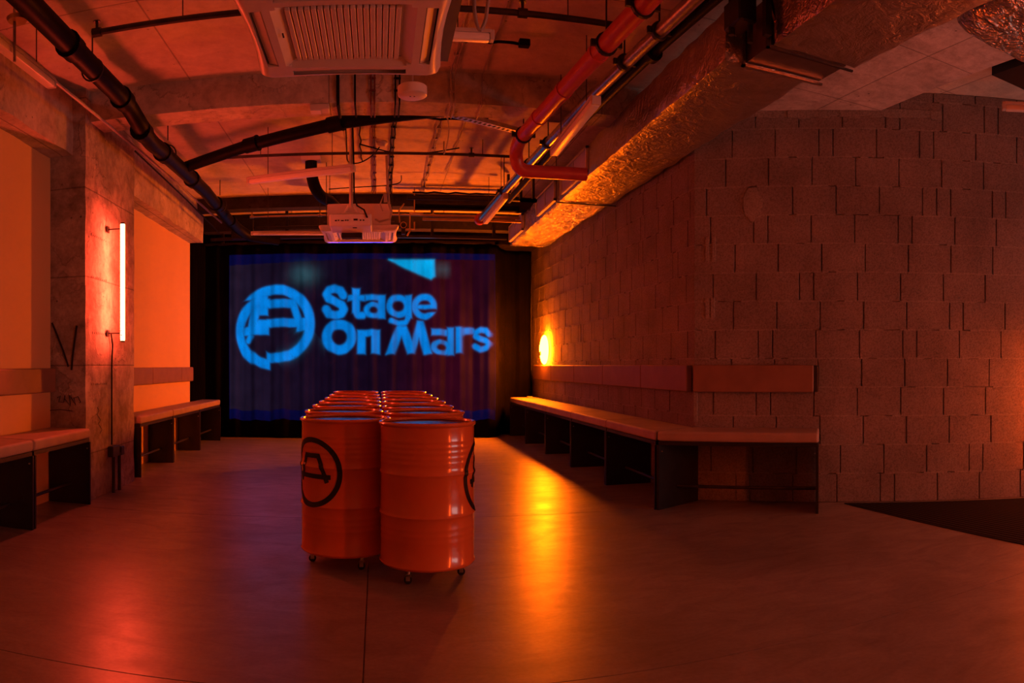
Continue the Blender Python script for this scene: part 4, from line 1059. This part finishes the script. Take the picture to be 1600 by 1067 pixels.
bm = bmesh.new(); bx(bm, (2.17, 3.966, 3.058), (2.77, 3.992, 3.072)); bx(bm, (2.17, 3.966, 3.058), (2.19, 3.992, 3.41)); obj('flange', bm, M['steel'], dt, label='bright steel flange')
bm = bmesh.new(); bx(bm, (2.17, 3.67, 3.058), (2.80, 3.686, 3.07)); bx(bm, (2.17, 3.67, 3.058), (2.19, 3.686, 3.41)); obj('flange', bm, M['dark_steel'], dt)
for (y0, y1, z0, z1) in ((6.90, 7.92, 3.11, 3.37), (8.22, 9.2, 3.12, 3.36), (10.15, 11.18, 3.12, 3.36)):
    bm = bmesh.new(); xg = 2.045
    for p, q in (((xg - .018, y0, z0), (xg + .02, y0 + .03, z1)), ((xg - .018, y1 - .03, z0), (xg + .02, y1, z1)), ((xg - .018, y0, z0), (xg + .02, y1, z0 + .025)), ((xg - .018, y0, z1 - .025), (xg + .02, y1, z1)), ((xg - .016, (y0 + y1) / 2 - .008, z0), (xg + .02, (y0 + y1) / 2 + .008, z1))): bx(bm, p, q)
    gg = obj('air_grille', bm, M['offwhite'], dt)
    bm = bmesh.new()
    k_ = 0; z = z0 + .03
    while z < z1 - .03:
        R = Matrix.Translation((xg - .006, 0, z)) @ Matrix.Rotation(math.radians(35), 4, 'Y'); bx(bm, (-.008, y0 + .03, -.001), (.008, y1 - .03, .001), R); z += .014
    obj('louvres', bm, M['offwhite'], gg)
bm = bmesh.new()
for y_ in (8.05,):
    bx(bm, (2.02, y_, 3.05), (2.73, y_ + .03, 3.062)); tube(bm, [(2.015, y_ + .015, 3.055), (2.015, y_ + .015, ZC)], .005, 6)
obj('hanger_strap', bm, M['dark_steel'], dt)
bm = bmesh.new(); tube(bm, [(2.10, 3.75, 3.10), (2.10, 3.75, 3.60)], .018, 8); tube(bm, [(2.02, 3.83, 3.16), (2.02, 3.83, 3.60)], .02, 8); bx(bm, (2.0, 3.7, 3.2), (2.12, 3.9, 3.36), None, .01, 1); bx(bm, (2.12, 3.60, 3.1), (2.16, 3.64, 3.6))
solo('damper_actuator', bm, M['black'], 'black actuator with rods at the joint of the wrapped duct', 'actuator')
bm = bmesh.new(); tube(bm, [(2.04, 3.8, 3.30), (2.10, 3.7, 3.38), (2.18, 3.66, 3.30), (2.2, 3.63, 3.2)], .007, 8)
solo('actuator_cable', bm, M['brass'], 'short looping cable at the duct actuator', 'cable', smooth=True)
# large foil wrapped crossing duct, top right
fd = thing('foil_duct', 'bulging foil-wrapped duct elbow at the top right corner', 'duct', (3.9, 2.75, 3.08))
def bag(x0, x1, y0, y1, z0, z1, seed):
    bm = bmesh.new(); n = 40; st = 36; rings = []
    for j in range(st + 1):
        f = j / st; x = x0 + (x1 - x0) * f
        e = 1 - (1 - min(1, f / .10)) ** 2 if f < .10 else 1.0
        sc = .72 + .28 * math.sqrt(max(0, e))
        r_ = []
        for i in range(n):
            a = 2 * PI * i / n; ca, sa = math.cos(a), math.sin(a)
            px_ = math.copysign(abs(ca) ** .45, ca); pz_ = math.copysign(abs(sa) ** .45, sa)
            p = Vector((x, (y0 + y1) / 2 + px_ * (y1 - y0) / 2 * sc, (z0 + z1) / 2 + pz_ * (z1 - z0) / 2 * sc))
            d = noise.noise_vector(p * 7 + Vector((seed, 0, 0))) * .014 + noise.noise_vector(p * 19) * .007
            r_.append(bm.verts.new(p + d))
        rings.append(r_)
    for a, b in zip(rings, rings[1:]):
        for i in range(n): bm.faces.new((a[i], a[(i + 1) % n], b[(i + 1) % n], b[i]))
    bm.faces.new(rings[0]); bm.faces.new(rings[-1])
    return bm
obj('foil_wrap', bag(2.85, 5.4, 1.8, 2.93, 3.05, 3.43, 2), M['foil'], fd, True)
bm = bmesh.new(); tube(bm, [(3.55, 1.85, 3.05), (3.6, 2.4, 3.035), (3.66, 2.93, 3.06)], .012, 6); obj('tape_seam', bm, M['foil_flat'], fd)
# plain block put in for the black region above the right end
bm = bmesh.new(); bx(bm, (4.2, 3.3, 3.44), (5.5, 3.75, 3.60)); solo('dark_block', bm, M['black'], 'plain dark block above the angled wall at the top right', 'duct')
bm = bmesh.new()
for (x, y) in ((2.25, 2.5), (2.05, 2.75), (1.9, 3.05)): bx(bm, (x - .9, y, 3.52), (x + .2, y + .06, 3.60))
solo('cable_ladder', bm, M['dark_steel'], 'dark cross rails above the pipes at the top of the picture', 'rail')
